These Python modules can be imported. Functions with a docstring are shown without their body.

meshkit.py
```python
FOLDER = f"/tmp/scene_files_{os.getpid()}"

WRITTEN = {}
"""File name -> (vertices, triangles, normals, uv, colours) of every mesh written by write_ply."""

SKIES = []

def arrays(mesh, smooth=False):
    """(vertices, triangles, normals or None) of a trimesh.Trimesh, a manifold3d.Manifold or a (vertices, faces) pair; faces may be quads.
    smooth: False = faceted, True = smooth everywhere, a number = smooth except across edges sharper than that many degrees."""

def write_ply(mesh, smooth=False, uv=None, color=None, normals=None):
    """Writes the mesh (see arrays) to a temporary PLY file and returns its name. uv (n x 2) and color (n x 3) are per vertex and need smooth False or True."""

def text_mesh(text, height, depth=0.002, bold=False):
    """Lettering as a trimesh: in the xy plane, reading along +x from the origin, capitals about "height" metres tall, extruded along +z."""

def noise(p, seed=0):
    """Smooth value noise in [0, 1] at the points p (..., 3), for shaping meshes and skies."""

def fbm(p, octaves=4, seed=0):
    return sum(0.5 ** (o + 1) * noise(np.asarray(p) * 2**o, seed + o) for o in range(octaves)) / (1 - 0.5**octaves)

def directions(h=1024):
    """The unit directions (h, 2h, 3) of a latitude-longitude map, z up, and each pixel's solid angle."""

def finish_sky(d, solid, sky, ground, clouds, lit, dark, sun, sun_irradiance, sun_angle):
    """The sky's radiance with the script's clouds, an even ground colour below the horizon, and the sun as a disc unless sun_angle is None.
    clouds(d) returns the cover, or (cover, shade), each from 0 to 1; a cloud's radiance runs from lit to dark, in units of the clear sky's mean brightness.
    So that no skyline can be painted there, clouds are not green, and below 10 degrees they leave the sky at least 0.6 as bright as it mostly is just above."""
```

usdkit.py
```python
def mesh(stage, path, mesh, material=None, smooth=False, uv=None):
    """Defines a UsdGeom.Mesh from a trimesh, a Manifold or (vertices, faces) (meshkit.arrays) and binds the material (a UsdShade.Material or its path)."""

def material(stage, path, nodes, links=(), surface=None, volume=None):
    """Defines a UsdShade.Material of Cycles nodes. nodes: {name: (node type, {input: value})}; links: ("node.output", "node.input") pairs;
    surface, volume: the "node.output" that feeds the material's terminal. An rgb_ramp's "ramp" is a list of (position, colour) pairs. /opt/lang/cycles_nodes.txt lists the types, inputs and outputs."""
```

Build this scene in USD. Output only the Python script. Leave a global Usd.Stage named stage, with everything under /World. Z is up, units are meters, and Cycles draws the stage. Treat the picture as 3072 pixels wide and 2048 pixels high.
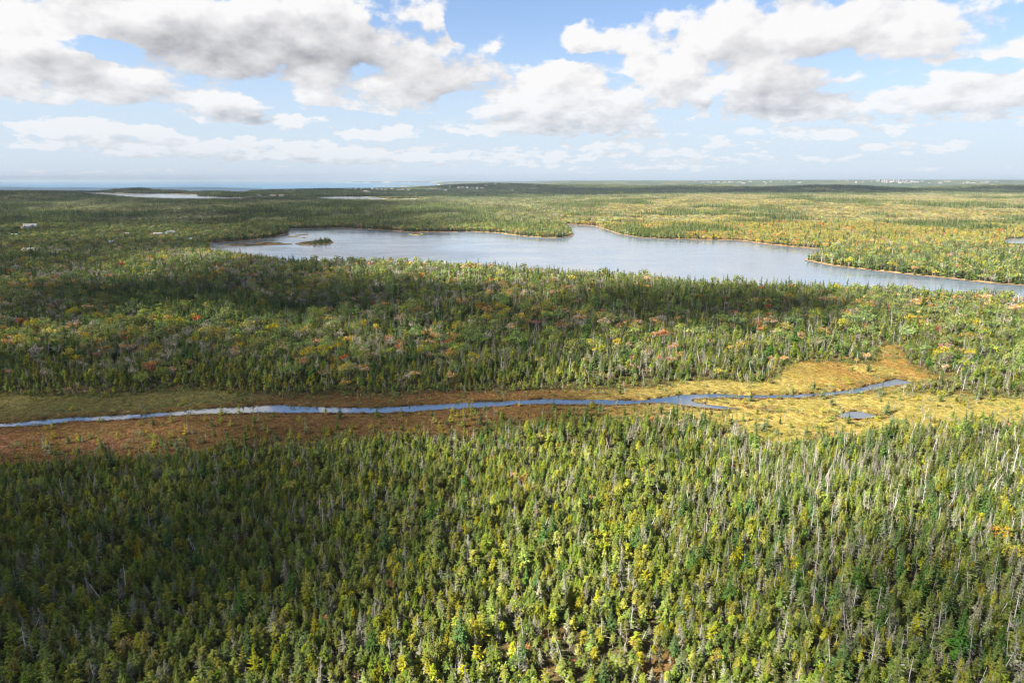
import math, random
import numpy as np, trimesh, shapely, usdkit, meshkit
from shapely.geometry import Polygon, LineString, Point
from scipy.spatial import cKDTree
from pxr import Usd, UsdGeom, UsdLux, UsdShade, Sdf, Gf, Vt

stage = Usd.Stage.CreateInMemory()
UsdGeom.SetStageUpAxis(stage, 'Z')
UsdGeom.SetStageMetersPerUnit(stage, 1.0)
W = UsdGeom.Xform.Define(stage, '/World')
stage.SetDefaultPrim(W.GetPrim())
T = Sdf.ValueTypeNames

# ---------------------------------------------------------------- camera, sky, sun, exposure
CAM_H = 80.0                       # drone height above the bog
FN = 24.0 / 36.0 * 3072            # focal length in pixels of the 3072-wide photograph
HORIZON = 543.0
PITCH = math.atan((1024 - HORIZON) / FN)
cam = UsdGeom.Camera.Define(stage, '/World/camera')
cam.CreateHorizontalApertureAttr(36.0)
cam.CreateVerticalApertureAttr(24.0)
cam.CreateFocalLengthAttr(24.0)
cam.CreateClippingRangeAttr(Gf.Vec2f(0.5, 200000.0))
cam.AddTranslateOp().Set(Gf.Vec3d(0, 0, CAM_H))
cam.AddRotateXOp().Set(90.0 - math.degrees(PITCH))
EXPOSURE = 2.4
cam.CreateExposureAttr(EXPOSURE)

SUN_AZ = math.radians(-112.0)      # from straight ahead, negative = to the left
SUN_EL = math.radians(40.0)
SUN_DIR = np.array([math.sin(SUN_AZ) * math.cos(SUN_EL), math.cos(SUN_AZ) * math.cos(SUN_EL), math.sin(SUN_EL)])
SKY_STRENGTH = 0.05
sun = UsdLux.DistantLight.Define(stage, '/World/sun')
sun.CreateAngleAttr(0.6)
sun.CreateIntensityAttr(1.25)
sun.CreateNormalizeAttr(True)
sun.CreateColorAttr(Gf.Vec3f(1.0, 0.93, 0.80))
_z = SUN_DIR
_x = np.cross([0, 0, 1.0], _z); _x /= np.linalg.norm(_x)
_y = np.cross(_z, _x)
sun.AddTransformOp().Set(Gf.Matrix4d(*_x, 0, *_y, 0, *_z, 0, 0, 0, 0, 1))


class Graph:
    """A Cycles node graph written as expressions."""
    def __init__(self):
        self.nodes, self.links, self.k = {}, [], 0

    def node(self, kind, outs, **inputs):
        self.k += 1
        name = f'n{self.k}'
        values = {}
        for key, v in inputs.items():
            if isinstance(v, str) and v.startswith('@'):
                self.links.append((v[1:], f'{name}.{key}'))
            else:
                values[key] = v
        self.nodes[name] = (kind, values)
        return f'@{name}.{outs}'

    def m(self, op, a, b=0.0, c=0.0, clamp=False):
        return self.node('math', 'value', math_type=op, value1=a, value2=b, value3=c, use_clamp=clamp)

    def add(self, *xs):
        r = xs[0]
        for x in xs[1:]:
            r = self.m('add', r, x)
        return r

    def mul(self, a, b): return self.m('multiply', a, b)
    def sub(self, a, b): return self.m('subtract', a, b)

    def step(self, v, a, b, lo=0.0, hi=1.0):
        return self.node('map_range', 'result', range_type='smoothstep', value=v, from_min=a, from_max=b, to_min=lo, to_max=hi, clamp=True)

    def lin(self, v, a, b, lo=0.0, hi=1.0):
        return self.node('map_range', 'result', range_type='linear', value=v, from_min=a, from_max=b, to_min=lo, to_max=hi, clamp=True)

    def noise(self, vec, scale, detail=4.0, rough=0.55, dist=0.0, out='fac'):
        return self.node('noise_texture', out, vector=vec, scale=scale, detail=detail, roughness=rough, distortion=dist)

    def mix(self, fac, a, b, blend='mix'):
        return self.node('mix_color', 'result', blend_type=blend, fac=fac, a=a, b=b)

    def ramp(self, fac, stops):
        return self.node('rgb_ramp', 'color', fac=fac, ramp=stops)

    def make(self, path, surface=None, volume=None):
        return usdkit.material(stage, path, self.nodes, self.links, surface=surface and surface[1:], volume=volume and volume[1:])


def px_angles(px, py):
    """Azimuth and elevation (degrees) of a pixel of the photograph scaled to 2352 px: where in the sky its cloud stands."""
    s = 3072 / 2352
    u, v = (px * s - 1536) / FN, (1024 - py * s) / FN
    c, t = math.cos(PITCH), math.sin(PITCH)
    d = np.array([u, c + v * t, -t + v * c])
    d /= np.linalg.norm(d)
    return math.degrees(math.atan2(d[0], d[1])), math.degrees(math.asin(d[2]))


def make_sky():
    g = Graph()
    D = g.node('texture_coordinate', 'generated')
    s = g.node('separate_xyz', 'x', vector=D)
    x, y, z = s, s[:-1] + 'y', s[:-1] + 'z'
    deg = 180 / math.pi
    az = g.mul(g.m('arctan2', x, y), deg)
    el = g.mul(g.m('arcsine', z), deg)
    # the cloud layer seen from below: direction projected on a layer, softened towards the horizon
    zz = g.m('maximum', z, 0.0)
    P = g.node('combine_xyz', 'vector', x=g.mul(g.m('arctan2', x, y), 4.2), y=g.mul(g.m('logarithm', g.m('add', zz, 0.12), math.e), 1.9), z=1.7)
    # placed banks of cloud: (centre x, y, half width, half height in 2352 px, amount)
    A = g.node('combine_xyz', 'vector', x=az, y=el, z=0.0)
    # wobble
    wn = g.node('vector_math', 'vector', math_type='subtract', vector1=g.noise(P, 3.0, 5.0, 0.6, 0.0, 'color'), vector2=(0.5, 0.5, 0.5))
    wob = g.node('vector_math', 'vector', math_type='multiply', vector1=wn, vector2=(4.0, 1.8, 0.0))
    A = g.node('vector_math', 'vector', math_type='add', vector1=A, vector2=wob)
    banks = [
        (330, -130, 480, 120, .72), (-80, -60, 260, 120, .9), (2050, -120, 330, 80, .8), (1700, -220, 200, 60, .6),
        (430, 60, 560, 85, 1.0), (780, 105, 260, 95, 1.0), (960, 175, 190, 48, 1.0), (880, 222, 230, 36, .8), (1060, 200, 120, 40, .7),
        (70, 125, 170, 75, 1.0), (240, 190, 190, 45, 1.0), (390, 215, 140, 32, .8), (535, 245, 85, 34, 1.0), (450, 262, 50, 18, .7),
        (680, 272, 62, 17, .95), (865, 305, 95, 17, .9), (225, 292, 190, 14, .95), (330, 312, 220, 13, .8), (430, 338, 290, 22, 1.0), (720, 350, 200, 24, 1.0), (930, 358, 220, 20, .9),
        (1180, 362, 240, 20, .8), (300, 393, 260, 6, .55), (1400, 85, 150, 30, .95), (1280, 185, 95, 62, .95), (1170, 235, 150, 38, .9),
        (1300, 262, 220, 45, 1.0), (1200, 292, 190, 20, .9), (1450, 265, 120, 22, .7), (1720, 90, 250, 75, 1.0), (1660, 185, 200, 75, 1.0), (1960, 70, 260, 55, 1.0),
        (2140, 35, 230, 40, .85), (1830, 190, 110, 55, .9), (1870, 245, 190, 32, .9), (2250, 205, 150, 55, .95), (2080, 235, 200, 36, .85), (1880, 300, 170, 18, .85),
        (1990, 344, 40, 13, 1.0), (2140, 337, 70, 12, .85), (1905, 364, 60, 9, .7), (2070, 355, 26, 7, .8), (1430, 340, 250, 30, .62), (1600, 368, 220, 18, .6),
        (1500, 385, 300, 8, .6), (1000, 385, 300, 7, .5), (110, 335, 40, 9, .6), (2230, 322, 40, 8, .6), (1580, 300, 120, 20, .5), (2330, 130, 60, 40, .6), (1200, 379, 320, 7, .6), (620, 384, 260, 6, .5), (2080, 384, 260, 6, .5), (1700, 345, 160, 14, .55), (2290, 260, 90, 26, .8), (1480, 320, 120, 16, .6),
    ]
    open_sky = g.step(g.noise(P, 1.15, 3.0, 0.5), 0.40, 0.62, 0.0, 0.95)
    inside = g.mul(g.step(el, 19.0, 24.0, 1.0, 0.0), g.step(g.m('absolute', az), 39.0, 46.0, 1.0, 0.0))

    def bank_total(AA, rows, k, soft):
        tot = None
        for (cx, cy, rx, ry, wt) in rows:
            a, e = px_angles(cx, cy)
            v = g.node('vector_math', 'vector', math_type='subtract', vector1=AA, vector2=(a, e, 0))
            kk = 57.3 / 1568 * k
            v = g.node('vector_math', 'vector', math_type='multiply', vector1=v, vector2=(1 / (rx * kk), 1 / (ry * kk), 0))
            q = g.node('vector_math', 'value', math_type='dot_product', vector1=v, vector2=v)
            b = (g.step if soft else g.lin)(q, 0.0, 2.2, wt, 0.0)
            tot = b if tot is None else g.m('smoothmax', tot, b, 0.22)
        return tot

    holes = bank_total(A, [(200, 108, 70, 14, .9), (260, 128, 40, 12, .6), (1090, 50, 48, 55, .8), (500, 295, 90, 12, .7), (2240, 160, 90, 12, .6), (2010, 195, 100, 12, .5), (1640, 235, 16, 40, .5), (1330, 130, 60, 8, .5), (770, 260, 50, 12, .6)], 1.0, True)

    low = g.step(el, 2.0, 8.0, 0.85, 0.0)

    def density(AA, PP, detail):
        # above and beside the frame: the same kind of broken cumulus
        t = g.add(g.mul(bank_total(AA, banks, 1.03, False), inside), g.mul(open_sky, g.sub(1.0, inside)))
        coarse, small = g.noise(PP, 3.4, detail, 0.56), g.noise(PP, 9.0, detail - 1.0, 0.56)
        n = g.add(g.mul(coarse, g.sub(1.0, low)), g.mul(small, low))
        return g.add(g.mul(t, 1.10), g.mul(holes, -0.75), g.mul(g.sub(n, 0.5), 2.1), g.mul(g.sub(small, 0.5), 0.35))

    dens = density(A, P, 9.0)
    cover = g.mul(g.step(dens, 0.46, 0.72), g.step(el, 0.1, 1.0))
    # light: white where the bank faces the sun (up and left), grey on the undersides and where it is thick
    P2 = g.node('vector_math', 'vector', math_type='add', vector1=P, vector2=(-0.05, 0.13, 0.0))
    A2 = g.node('vector_math', 'vector', math_type='add', vector1=A, vector2=(-0.7, 1.0, 0.0))
    under = g.sub(density(A2, P2, 5.0), dens)
    greys = [(640, 115, 300, 55, 1.0), (980, 190, 170, 32, .7), (330, 205, 120, 22, .6), (180, 160, 60, 35, .6), (560, 258, 60, 18, 1.0), (1820, 215, 110, 40, .9), (1650, 250, 200, 16, .4),
             (1330, 300, 140, 14, .6), (1430, 250, 70, 18, .5), (1220, 275, 120, 12, .5), (500, 350, 160, 10, .5), (800, 365, 220, 9, .5), (2150, 258, 160, 14, .35), (860, 240, 160, 14, .4), (1950, 120, 250, 40, .2), (480, 20, 200, 50, .2)]
    gt = bank_total(A, greys, 1.1, True)
    shade = g.m('add', g.add(g.mul(g.step(dens, 0.75, 1.6), 0.14), g.mul(gt, 0.43), g.mul(under, 0.72)), 0.03, clamp=True)
    cloud = g.mix(shade, CLOUD_LIT, CLOUD_DARK)
    sky = g.node('sky_texture', 'color', sky_type='single_scattering', sun_disc=False, sun_elevation=SUN_EL, sun_rotation=SUN_AZ, altitude=80.0, air_density=SKY_AIR, aerosol_density=SKY_DUST, ozone_density=1.0)
    sky = g.mix(1.0, sky, SKY_TONE, 'multiply')
    veil = g.mix(g.step(el, 0.0, 13.0, 0.93, 0.12), sky, SKY_VEIL)
    cloud = g.mix(g.step(el, 0.3, 8.0, 0.5, 0.0), cloud, veil)
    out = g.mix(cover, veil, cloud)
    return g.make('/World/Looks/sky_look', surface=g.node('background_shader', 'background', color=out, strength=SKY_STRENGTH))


CLOUD_LIT, CLOUD_DARK = (3.7, 3.68, 3.7), (1.25, 1.28, 1.45)
SKY_VEIL = (2.6, 3.0, 3.5)        # pale air over the horizon
SKY_AIR, SKY_DUST = 1.0, 0.6
SKY_TONE = (0.52, 0.58, 0.70)
dome = UsdLux.DomeLight.Define(stage, '/World/sky')
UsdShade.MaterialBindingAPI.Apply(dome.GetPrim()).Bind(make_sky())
dome.GetPrim().SetCustomDataByKey('kind', 'structure')
dome.GetPrim().SetCustomDataByKey('label', 'pale blue sky with broken white and grey cumulus clouds')

# ---------------------------------------------------------------- helpers
NUM = {}


def numbered(name):
    k = NUM.get(name, 0)
    NUM[name] = k + 1
    return name if k == 0 else f'{name}_{k:03d}'


def tag(prim, label=None, category=None, group=None, kind=None):
    p = prim.GetPrim() if hasattr(prim, 'GetPrim') else prim
    for k, v in (('label', label), ('category', category), ('group', group), ('kind', kind)):
        if v:
            p.SetCustomDataByKey(k, v)
    return p


class Soup:
    """Triangles with a colour for each vertex."""
    def __init__(self):
        self.v, self.f, self.c, self.n = [], [], [], 0

    def add(self, v, f, c):
        v = np.asarray(v, float)
        self.v.append(v)
        self.f.append(np.asarray(f, int) + self.n)
        self.c.append(np.broadcast_to(np.asarray(c, float), (len(v), 3)))
        self.n += len(v)

    def tris(self, t, c):
        """t: (n, 3, 3), c: (n, 3) or (3,)"""
        t = np.asarray(t, float)
        c = np.broadcast_to(np.asarray(c, float), (len(t), 3))
        self.add(t.reshape(-1, 3), np.arange(len(t) * 3).reshape(-1, 3), np.repeat(c, 3, axis=0))

    def rod(self, p0, p1, r0, r1, c, sides=4):
        p0, p1 = np.asarray(p0, float), np.asarray(p1, float)
        d = p1 - p0
        d = d / (np.linalg.norm(d) + 1e-9)
        a = np.cross(d, [0, 0, 1.0] if abs(d[2]) < .9 else [1.0, 0, 0])
        a /= np.linalg.norm(a)
        b = np.cross(d, a)
        w = np.arange(sides) * 2 * np.pi / sides
        ring = np.cos(w)[:, None] * a + np.sin(w)[:, None] * b
        v = np.vstack([p0 + r0 * ring, p1 + r1 * ring])
        i = np.arange(sides)
        j = (i + 1) % sides
        f = np.vstack([np.stack([i, j, j + sides], 1), np.stack([i, j + sides, i + sides], 1)])
        self.add(v, f, c)

    def box(self, x0, x1, y0, y1, z0, z1, c):
        m = trimesh.creation.box(bounds=[[x0, y0, z0], [x1, y1, z1]])
        self.add(m.vertices, m.faces, c)

    def arrays(self):
        return np.vstack(self.v), np.vstack(self.f), np.vstack(self.c)

    def empty(self): return not self.v


def put(path, soup, mat):
    v, f, c = soup.arrays() if isinstance(soup, Soup) else soup
    m = usdkit.mesh(stage, path, (v, f), mat)
    UsdGeom.PrimvarsAPI(m).CreatePrimvar('tint', T.Color3fArray, 'vertex').Set(Vt.Vec3fArray.FromNumpy(np.ascontiguousarray(c, np.float32)))
    return m


def ray(px, py):
    """Direction of a pixel of the 3072-wide photograph."""
    u, v = (px - 1536) / FN, (1024 - py) / FN
    c, t = math.cos(PITCH), math.sin(PITCH)
    return np.array([u, c + v * t, -t + v * c])


def at(px, py, z=0.0):
    """Where the line of sight through a pixel of the photograph meets the level z."""
    d = ray(px, py)
    k = (z - CAM_H) / d[2]
    return float(d[0] * k), float(d[1] * k)


def poly(pts, z=0.0):
    return Polygon([at(x, y, z) for x, y in pts]).buffer(0)


def inside(pg, x, y):
    return shapely.contains_xy(pg, x, y)


class Near:
    """Distance to the outline of a polygon."""
    def __init__(self, pg, step):
        pts = []
        for g in getattr(pg, 'geoms', [pg]):
            for r in [g.exterior, *g.interiors]:
                n = max(8, int(r.length / step))
                pts += [(p.x, p.y) for p in (r.interpolate(t, normalized=True) for t in np.linspace(0, 1, n, endpoint=False))]
        self.t, self.pg = cKDTree(np.array(pts)), pg

    def __call__(self, x, y):
        """Signed: negative inside."""
        d = self.t.query(np.stack([np.ravel(x), np.ravel(y)], 1))[0].reshape(np.shape(x))
        return np.where(inside(self.pg, x, y), -d, d)


def n2(x, y, scale, seed=0, octaves=3):
    p = np.stack([np.asarray(x, float) / scale, np.asarray(y, float) / scale, np.full(np.shape(x), 0.5)], -1)
    return meshkit.fbm(p, octaves, seed)


def sst(a, b, v):
    t = np.clip((np.asarray(v, float) - a) / (b - a), 0, 1)
    return t * t * (3 - 2 * t)


def rough(pg, step, amp, seed, scale):
    """An outline made ragged the way a natural bank is."""
    out = []
    for g in getattr(pg, 'geoms', [pg]):
        r = g.exterior
        n = max(12, int(r.length / step))
        q = np.array([r.interpolate(t, normalized=True).coords[0] for t in np.linspace(0, 1, n, endpoint=False)])
        a = amp * 2 * (n2(q[:, 0], q[:, 1], scale, seed) - .5) + amp * (n2(q[:, 0], q[:, 1], scale / 4, seed + 9) - .5)
        b = amp * 2 * (n2(q[:, 0], q[:, 1], scale, seed + 5) - .5) + amp * (n2(q[:, 0], q[:, 1], scale / 4, seed + 7) - .5)
        out.append(Polygon(q + np.stack([a, b], 1)).buffer(0))
    return shapely.union_all(out)


# ---------------------------------------------------------------- waters
STREAM_UP = [(-260, 1288), (0, 1271), (109, 1260), (218, 1251.5), (348, 1246), (479, 1237), (610, 1226), (740, 1219), (827, 1213.5), (914, 1218), (1024, 1222), (1133, 1222), (1242, 1215), (1350, 1210), (1394, 1206.5), (1459, 1205), (1546, 1200),
             (1633, 1196), (1720, 1198), (1808, 1198), (1873, 1200), (1938, 1199), (2004, 1189), (2048, 1183), (2078, 1182), (2157, 1180.5), (2222, 1185), (2309, 1184), (2396, 1182), (2462, 1178), (2527, 1172), (2583, 1161), (2636, 1148), (2692, 1135), (2731, 1144)]
STREAM_LOW = [(2734, 1153), (2690, 1158), (2636, 1167), (2583, 1179), (2527, 1183.5), (2462, 1188), (2396, 1194.5), (2309, 1194.5), (2222, 1195), (2157, 1193), (2083, 1197), (2076, 1202), (2110, 1210), (2180, 1219), (2236, 1225.5), (2176, 1229.5), (2110, 1224), (2048, 1216),
              (2004, 1209.5), (1938, 1211), (1873, 1214), (1808, 1214.5), (1720, 1213.5), (1633, 1212), (1546, 1215.5), (1459, 1222.5), (1394, 1225), (1350, 1227), (1242, 1236), (1133, 1239.5), (1024, 1239), (914, 1240), (827, 1239), (740, 1239), (610, 1242), (479, 1250), (348, 1261), (218, 1265), (109, 1277), (0, 1282), (-260, 1300)]
stream = rough(poly(STREAM_UP + STREAM_LOW).buffer(-0.35), 0.8, 0.85, 3, 4.5)
pond = rough(poly([(2490, 1250), (2527, 1248.5), (2532, 1236), (2582, 1233.5), (2610, 1241.5), (2625, 1243), (2628, 1249), (2592, 1255), (2548, 1255), (2509, 1252)]), 1.0, 0.7, 4, 3.0)
slit = rough(poly([(2283, 1229), (2300, 1227), (2320, 1229), (2328, 1231), (2310, 1232)]), 1.0, 0.2, 5, 3.0)
LAKE = [(631, 729), (740, 722), (827, 711), (866, 700), (871, 693), (858, 687), (914, 685.5), (1024, 684.6), (1133, 689), (1207, 695.5), (1285, 697), (1416, 695), (1494, 699), (1546, 706), (1612, 712), (1677, 714), (1716, 710), (1722, 702), (1704, 685), (1690, 678), (1690, 674.5), (1720, 673.8),
        (1786, 680), (1829, 693), (1851, 702), (1916, 713), (1982, 717), (2048, 718.6), (2205, 722), (2244, 726), (2309, 735), (2396, 743), (2502, 751), (2462, 762), (2427, 773), (2414, 781.5), (2483, 796), (2570, 806.5), (2701, 822), (2832, 835), (2962, 850), (3072, 858), (3300, 872),
        (3300, 940), (3072, 915), (2900, 898), (2700, 884), (2500, 876), (2400, 870), (2250, 866), (2100, 862), (1950, 846), (1800, 834), (1650, 826), (1500, 812), (1350, 806), (1200, 800), (1050, 799), (950, 797), (880, 796), (830, 790), (760, 781), (690, 772), (630, 758)]
lake = rough(poly(LAKE), 6.0, 2.2, 6, 30.0)
island = rough(poly([(886, 731), (910, 726), (950, 722), (992, 720), (1000, 727), (990, 733), (940, 737), (900, 736)]), 3, 1.5, 7, 15)
bars = [rough(poly(p), 3, 1.6, 8 + i, 12) for i, p in enumerate([
    [(665, 734), (700, 731), (760, 733), (800, 729), (870, 731), (880, 733), (800, 736), (740, 738), (690, 738)], [(715, 728), (770, 727), (830, 727), (850, 729), (780, 730.5)],
    [(860, 711), (880, 707.5), (900, 708), (890, 711), (870, 712)], [(885, 705), (920, 703), (925, 705), (900, 706)], [(1225, 703), (1238, 699.5), (1262, 699.5), (1272, 703), (1250, 706)], [(905, 712), (915, 711), (920, 714), (908, 715)]])]
side_pond = rough(poly([(3010, 726), (3020, 719), (3050, 716), (3140, 713), (3140, 732), (3072, 730.5), (3030, 730)]), 6, 2, 15, 25)
SEA_Z = -4.0
lagoon = rough(poly([(235, 577), (313, 579), (390, 580.5), (480, 580.5), (560, 582.5), (610, 585), (600, 588), (670, 591.5), (752, 594), (700, 599), (560, 600), (420, 597), (330, 592)], SEA_Z), 40, 12, 21, 160)
lagoon2 = rough(poly([(935, 592), (1024, 588.5), (1090, 590.5), (1150, 594), (1300, 599.5), (1240, 602.5), (1130, 601.5), (1000, 598)], SEA_Z), 40, 10, 22, 160)
islet = rough(poly([(1143, 596), (1160, 592), (1198, 592), (1200, 597), (1170, 598.5)], SEA_Z), 15, 5, 23, 60)
FAR_Y = 60000.0
sea_pts = [at(x, y, SEA_Z) for x, y in [(-700, 573), (100, 574.5), (209, 575), (313, 575.5), (330, 574.5), (560, 577.5), (610, 577), (740, 578), (752, 573), (900, 570.5), (1024, 570), (1140, 568.5), (1240, 564.5), (1290, 561), (1312, 557), (1316, 552.5), (1290, 550.8)]]
sea = Polygon(sea_pts + [(-1800, 30000), (-2000, 36000), (-70000, 36000), (-70000, sea_pts[0][1] * .6)]).buffer(0)
sea_isle = rough(poly([(313, 577), (318, 573), (400, 571), (540, 573), (560, 577.5), (500, 579), (420, 579)], SEA_Z), 30, 8, 24, 120).buffer(10)
sea_isle2 = rough(poly([(592, 578), (620, 575.5), (660, 575.2), (700, 578), (650, 580)], SEA_Z), 30, 8, 25, 120)
sea_isle3 = Polygon([at(x, y, SEA_Z) for x, y in [(1128, 556.4), (1180, 556.0), (1260, 556.6), (1300, 558), (1262, 558.6), (1190, 557.4)]]).buffer(60)
sea = sea.difference(shapely.union_all([sea_isle, sea_isle2, sea_isle3]))
lagoon = lagoon.difference(sea_isle.buffer(5))
lagoon2 = lagoon2.difference(islet)
lake = lake.difference(shapely.union_all([island] + bars))

BOG = [(-400, 1180), (0, 1187), (130, 1192), (305, 1192), (392, 1190), (440, 1182), (522, 1174), (653, 1171), (740, 1188), (870, 1190), (1024, 1187), (1155, 1190), (1330, 1180), (1546, 1175), (1720, 1170), (1830, 1172), (2000, 1160), (2048, 1146), (2130, 1142), (2240, 1150), (2310, 1148),
       (2331, 1130), (2375, 1092), (2440, 1086), (2548, 1092), (2614, 1096), (2636, 1075), (2630, 1045), (2680, 1035), (2714, 1066), (2727, 1096), (2766, 1118), (2832, 1138), (2800, 1150), (2760, 1165), (2680, 1180), (2790, 1186), (2920, 1192), (3072, 1200), (3300, 1205), (3300, 1285), (3072, 1272), (2919, 1280), (2788, 1285), (2614, 1298), (2549, 1323), (2440, 1314), (2350, 1350), (2310, 1338), (2244, 1300), (2090, 1260), (2048, 1252), (1890, 1274), (1720, 1264), (1590, 1277), (1480, 1288), (1416, 1312), (1285, 1310), (1155, 1316), (1024, 1328), (895, 1342), (740, 1336), (610, 1358), (435, 1382), (305, 1375), (174, 1394), (0, 1402), (-400, 1424)]
bog = poly(BOG)
near_water = shapely.union_all([stream, pond, slit])
d_stream = Near(near_water, 1.0)
d_bog = Near(bog, 3.0)
d_lake = Near(lake, 5.0)
d_side = Near(side_pond, 5.0)
lagoons = shapely.union_all([lagoon, lagoon2])
d_lagoon = Near(lagoons, 40.0)
d_sea = Near(sea, 80.0)


def hill(x, y, px, dist, half_px, depth, height):
    """A rise standing at a bearing (column of the photograph) and a distance."""
    cx = (px - 1536) / FN * dist
    return height * np.exp(-((x - cx) / (half_px / FN * dist)) ** 2 - ((y - dist) / depth) ** 2)


def ground(x, y):
    x, y = np.asarray(x, float), np.asarray(y, float)
    r = np.hypot(x, y)
    z = 2.4 * (n2(x, y, 70, 1) - .5) + 5.0 * (n2(x, y, 320, 2) - .5) * sst(250, 900, r)
    z = z + 1.4 + 1.2 * sst(40, 200, d_bog(x, y))
    # right of the lake the land climbs to a broad hill, then drops behind it
    right = sst(-150, 900, x - 0.02 * y)
    z = z + right * (20 * sst(900, 2300, y) - 24 * sst(2700, 4000, y)) + 3.5 * right * (n2(x, y, 500, 4) - .4) * sst(900, 1500, y)
    # left of it the land falls away to the coast
    left = 1 - right
    z = z + left * (4 * sst(1200, 2000, y) - 8.5 * sst(2200, 3300, y))
    z = z + hill(x, y, 95, 2900, 260, 420, 33) + hill(x, y, 420, 2300, 260, 300, 3)
    # blue ridges beyond
    far = sst(3800, 6000, y)
    z = z + hill(x, y, 1470, 6800, 190, 800, 50) + hill(x, y, 1760, 7800, 240, 1200, 36)
    z = z + hill(x, y, 2480, 5000, 230, 600, 44) + hill(x, y, 2980, 5700, 240, 800, 42) + hill(x, y, 2080, 6200, 200, 700, 36)
    z = z + far * right * 14 * (n2(x, y, 1500, 5) - .3)
    z = z + right * sst(8500, 14500, y) * (84 + 60 * (n2(x, y, 3600, 6) - .5)) + hill(x, y, 2700, 15500, 500, 2500, 18)
    # far coast across the bay
    z = z + 62 * sst(20000, 26000, y) * sst(-9800, -7500, x) * (.75 + .5 * n2(x, y, 3000, 8)) * (1 - right)
    z = z + hill(x, y, 430, 5350, 95, 160, 30) + hill(x, y, 650, 5300, 40, 110, 9) + hill(x, y, 1200, 12300, 60, 900, 12) + hill(x, y, 1050, 6300, 260, 500, 10)
    # waters
    ds = d_stream(x, y)
    flat = sst(1.0, 9.0, np.abs(d_bog(x, y))) if False else sst(-4, 14, d_bog(x, y))
    z = 0.22 + 0.30 * (n2(x, y, 9, 11) - .3) + (z - 0.22) * flat
    z = np.where(ds < 0.5, np.minimum(z, -0.7 + 0.0 * z), z)
    dl = np.minimum(d_lake(x, y), d_side(x, y) * .42)
    z = np.where(dl < 0, -1.2, np.minimum(z, z * sst(-2, 60, dl) + 0.9 * sst(0, 8, dl)))
    dg = np.minimum(d_lagoon(x, y), d_sea(x, y) )
    lowland = SEA_Z + 1.0 + (z - SEA_Z - 1.0) * sst(0, 350, dg)
    z = np.where(y > 2300, np.where(dg < 0, SEA_Z - 3.0, np.maximum(lowland, SEA_Z + 0.8)), z)
    return np.minimum(z, 102 + .1 * (z - 102))


def g1(x, y):
    return float(ground(np.array([x]), np.array([y]))[0])


def on_ground(px, py, lift=0.0):
    """Where the line of sight through a pixel first meets the land, raised by lift."""
    d = ray(px, py)
    k = np.geomspace(60, 40000, 1600)
    x, y, z = d[0] * k, d[1] * k, CAM_H + d[2] * k
    hit = np.nonzero(z < ground(x, y) + lift)[0]
    i = hit[0] if len(hit) else len(k) - 1
    return float(x[i]), float(y[i])


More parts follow.
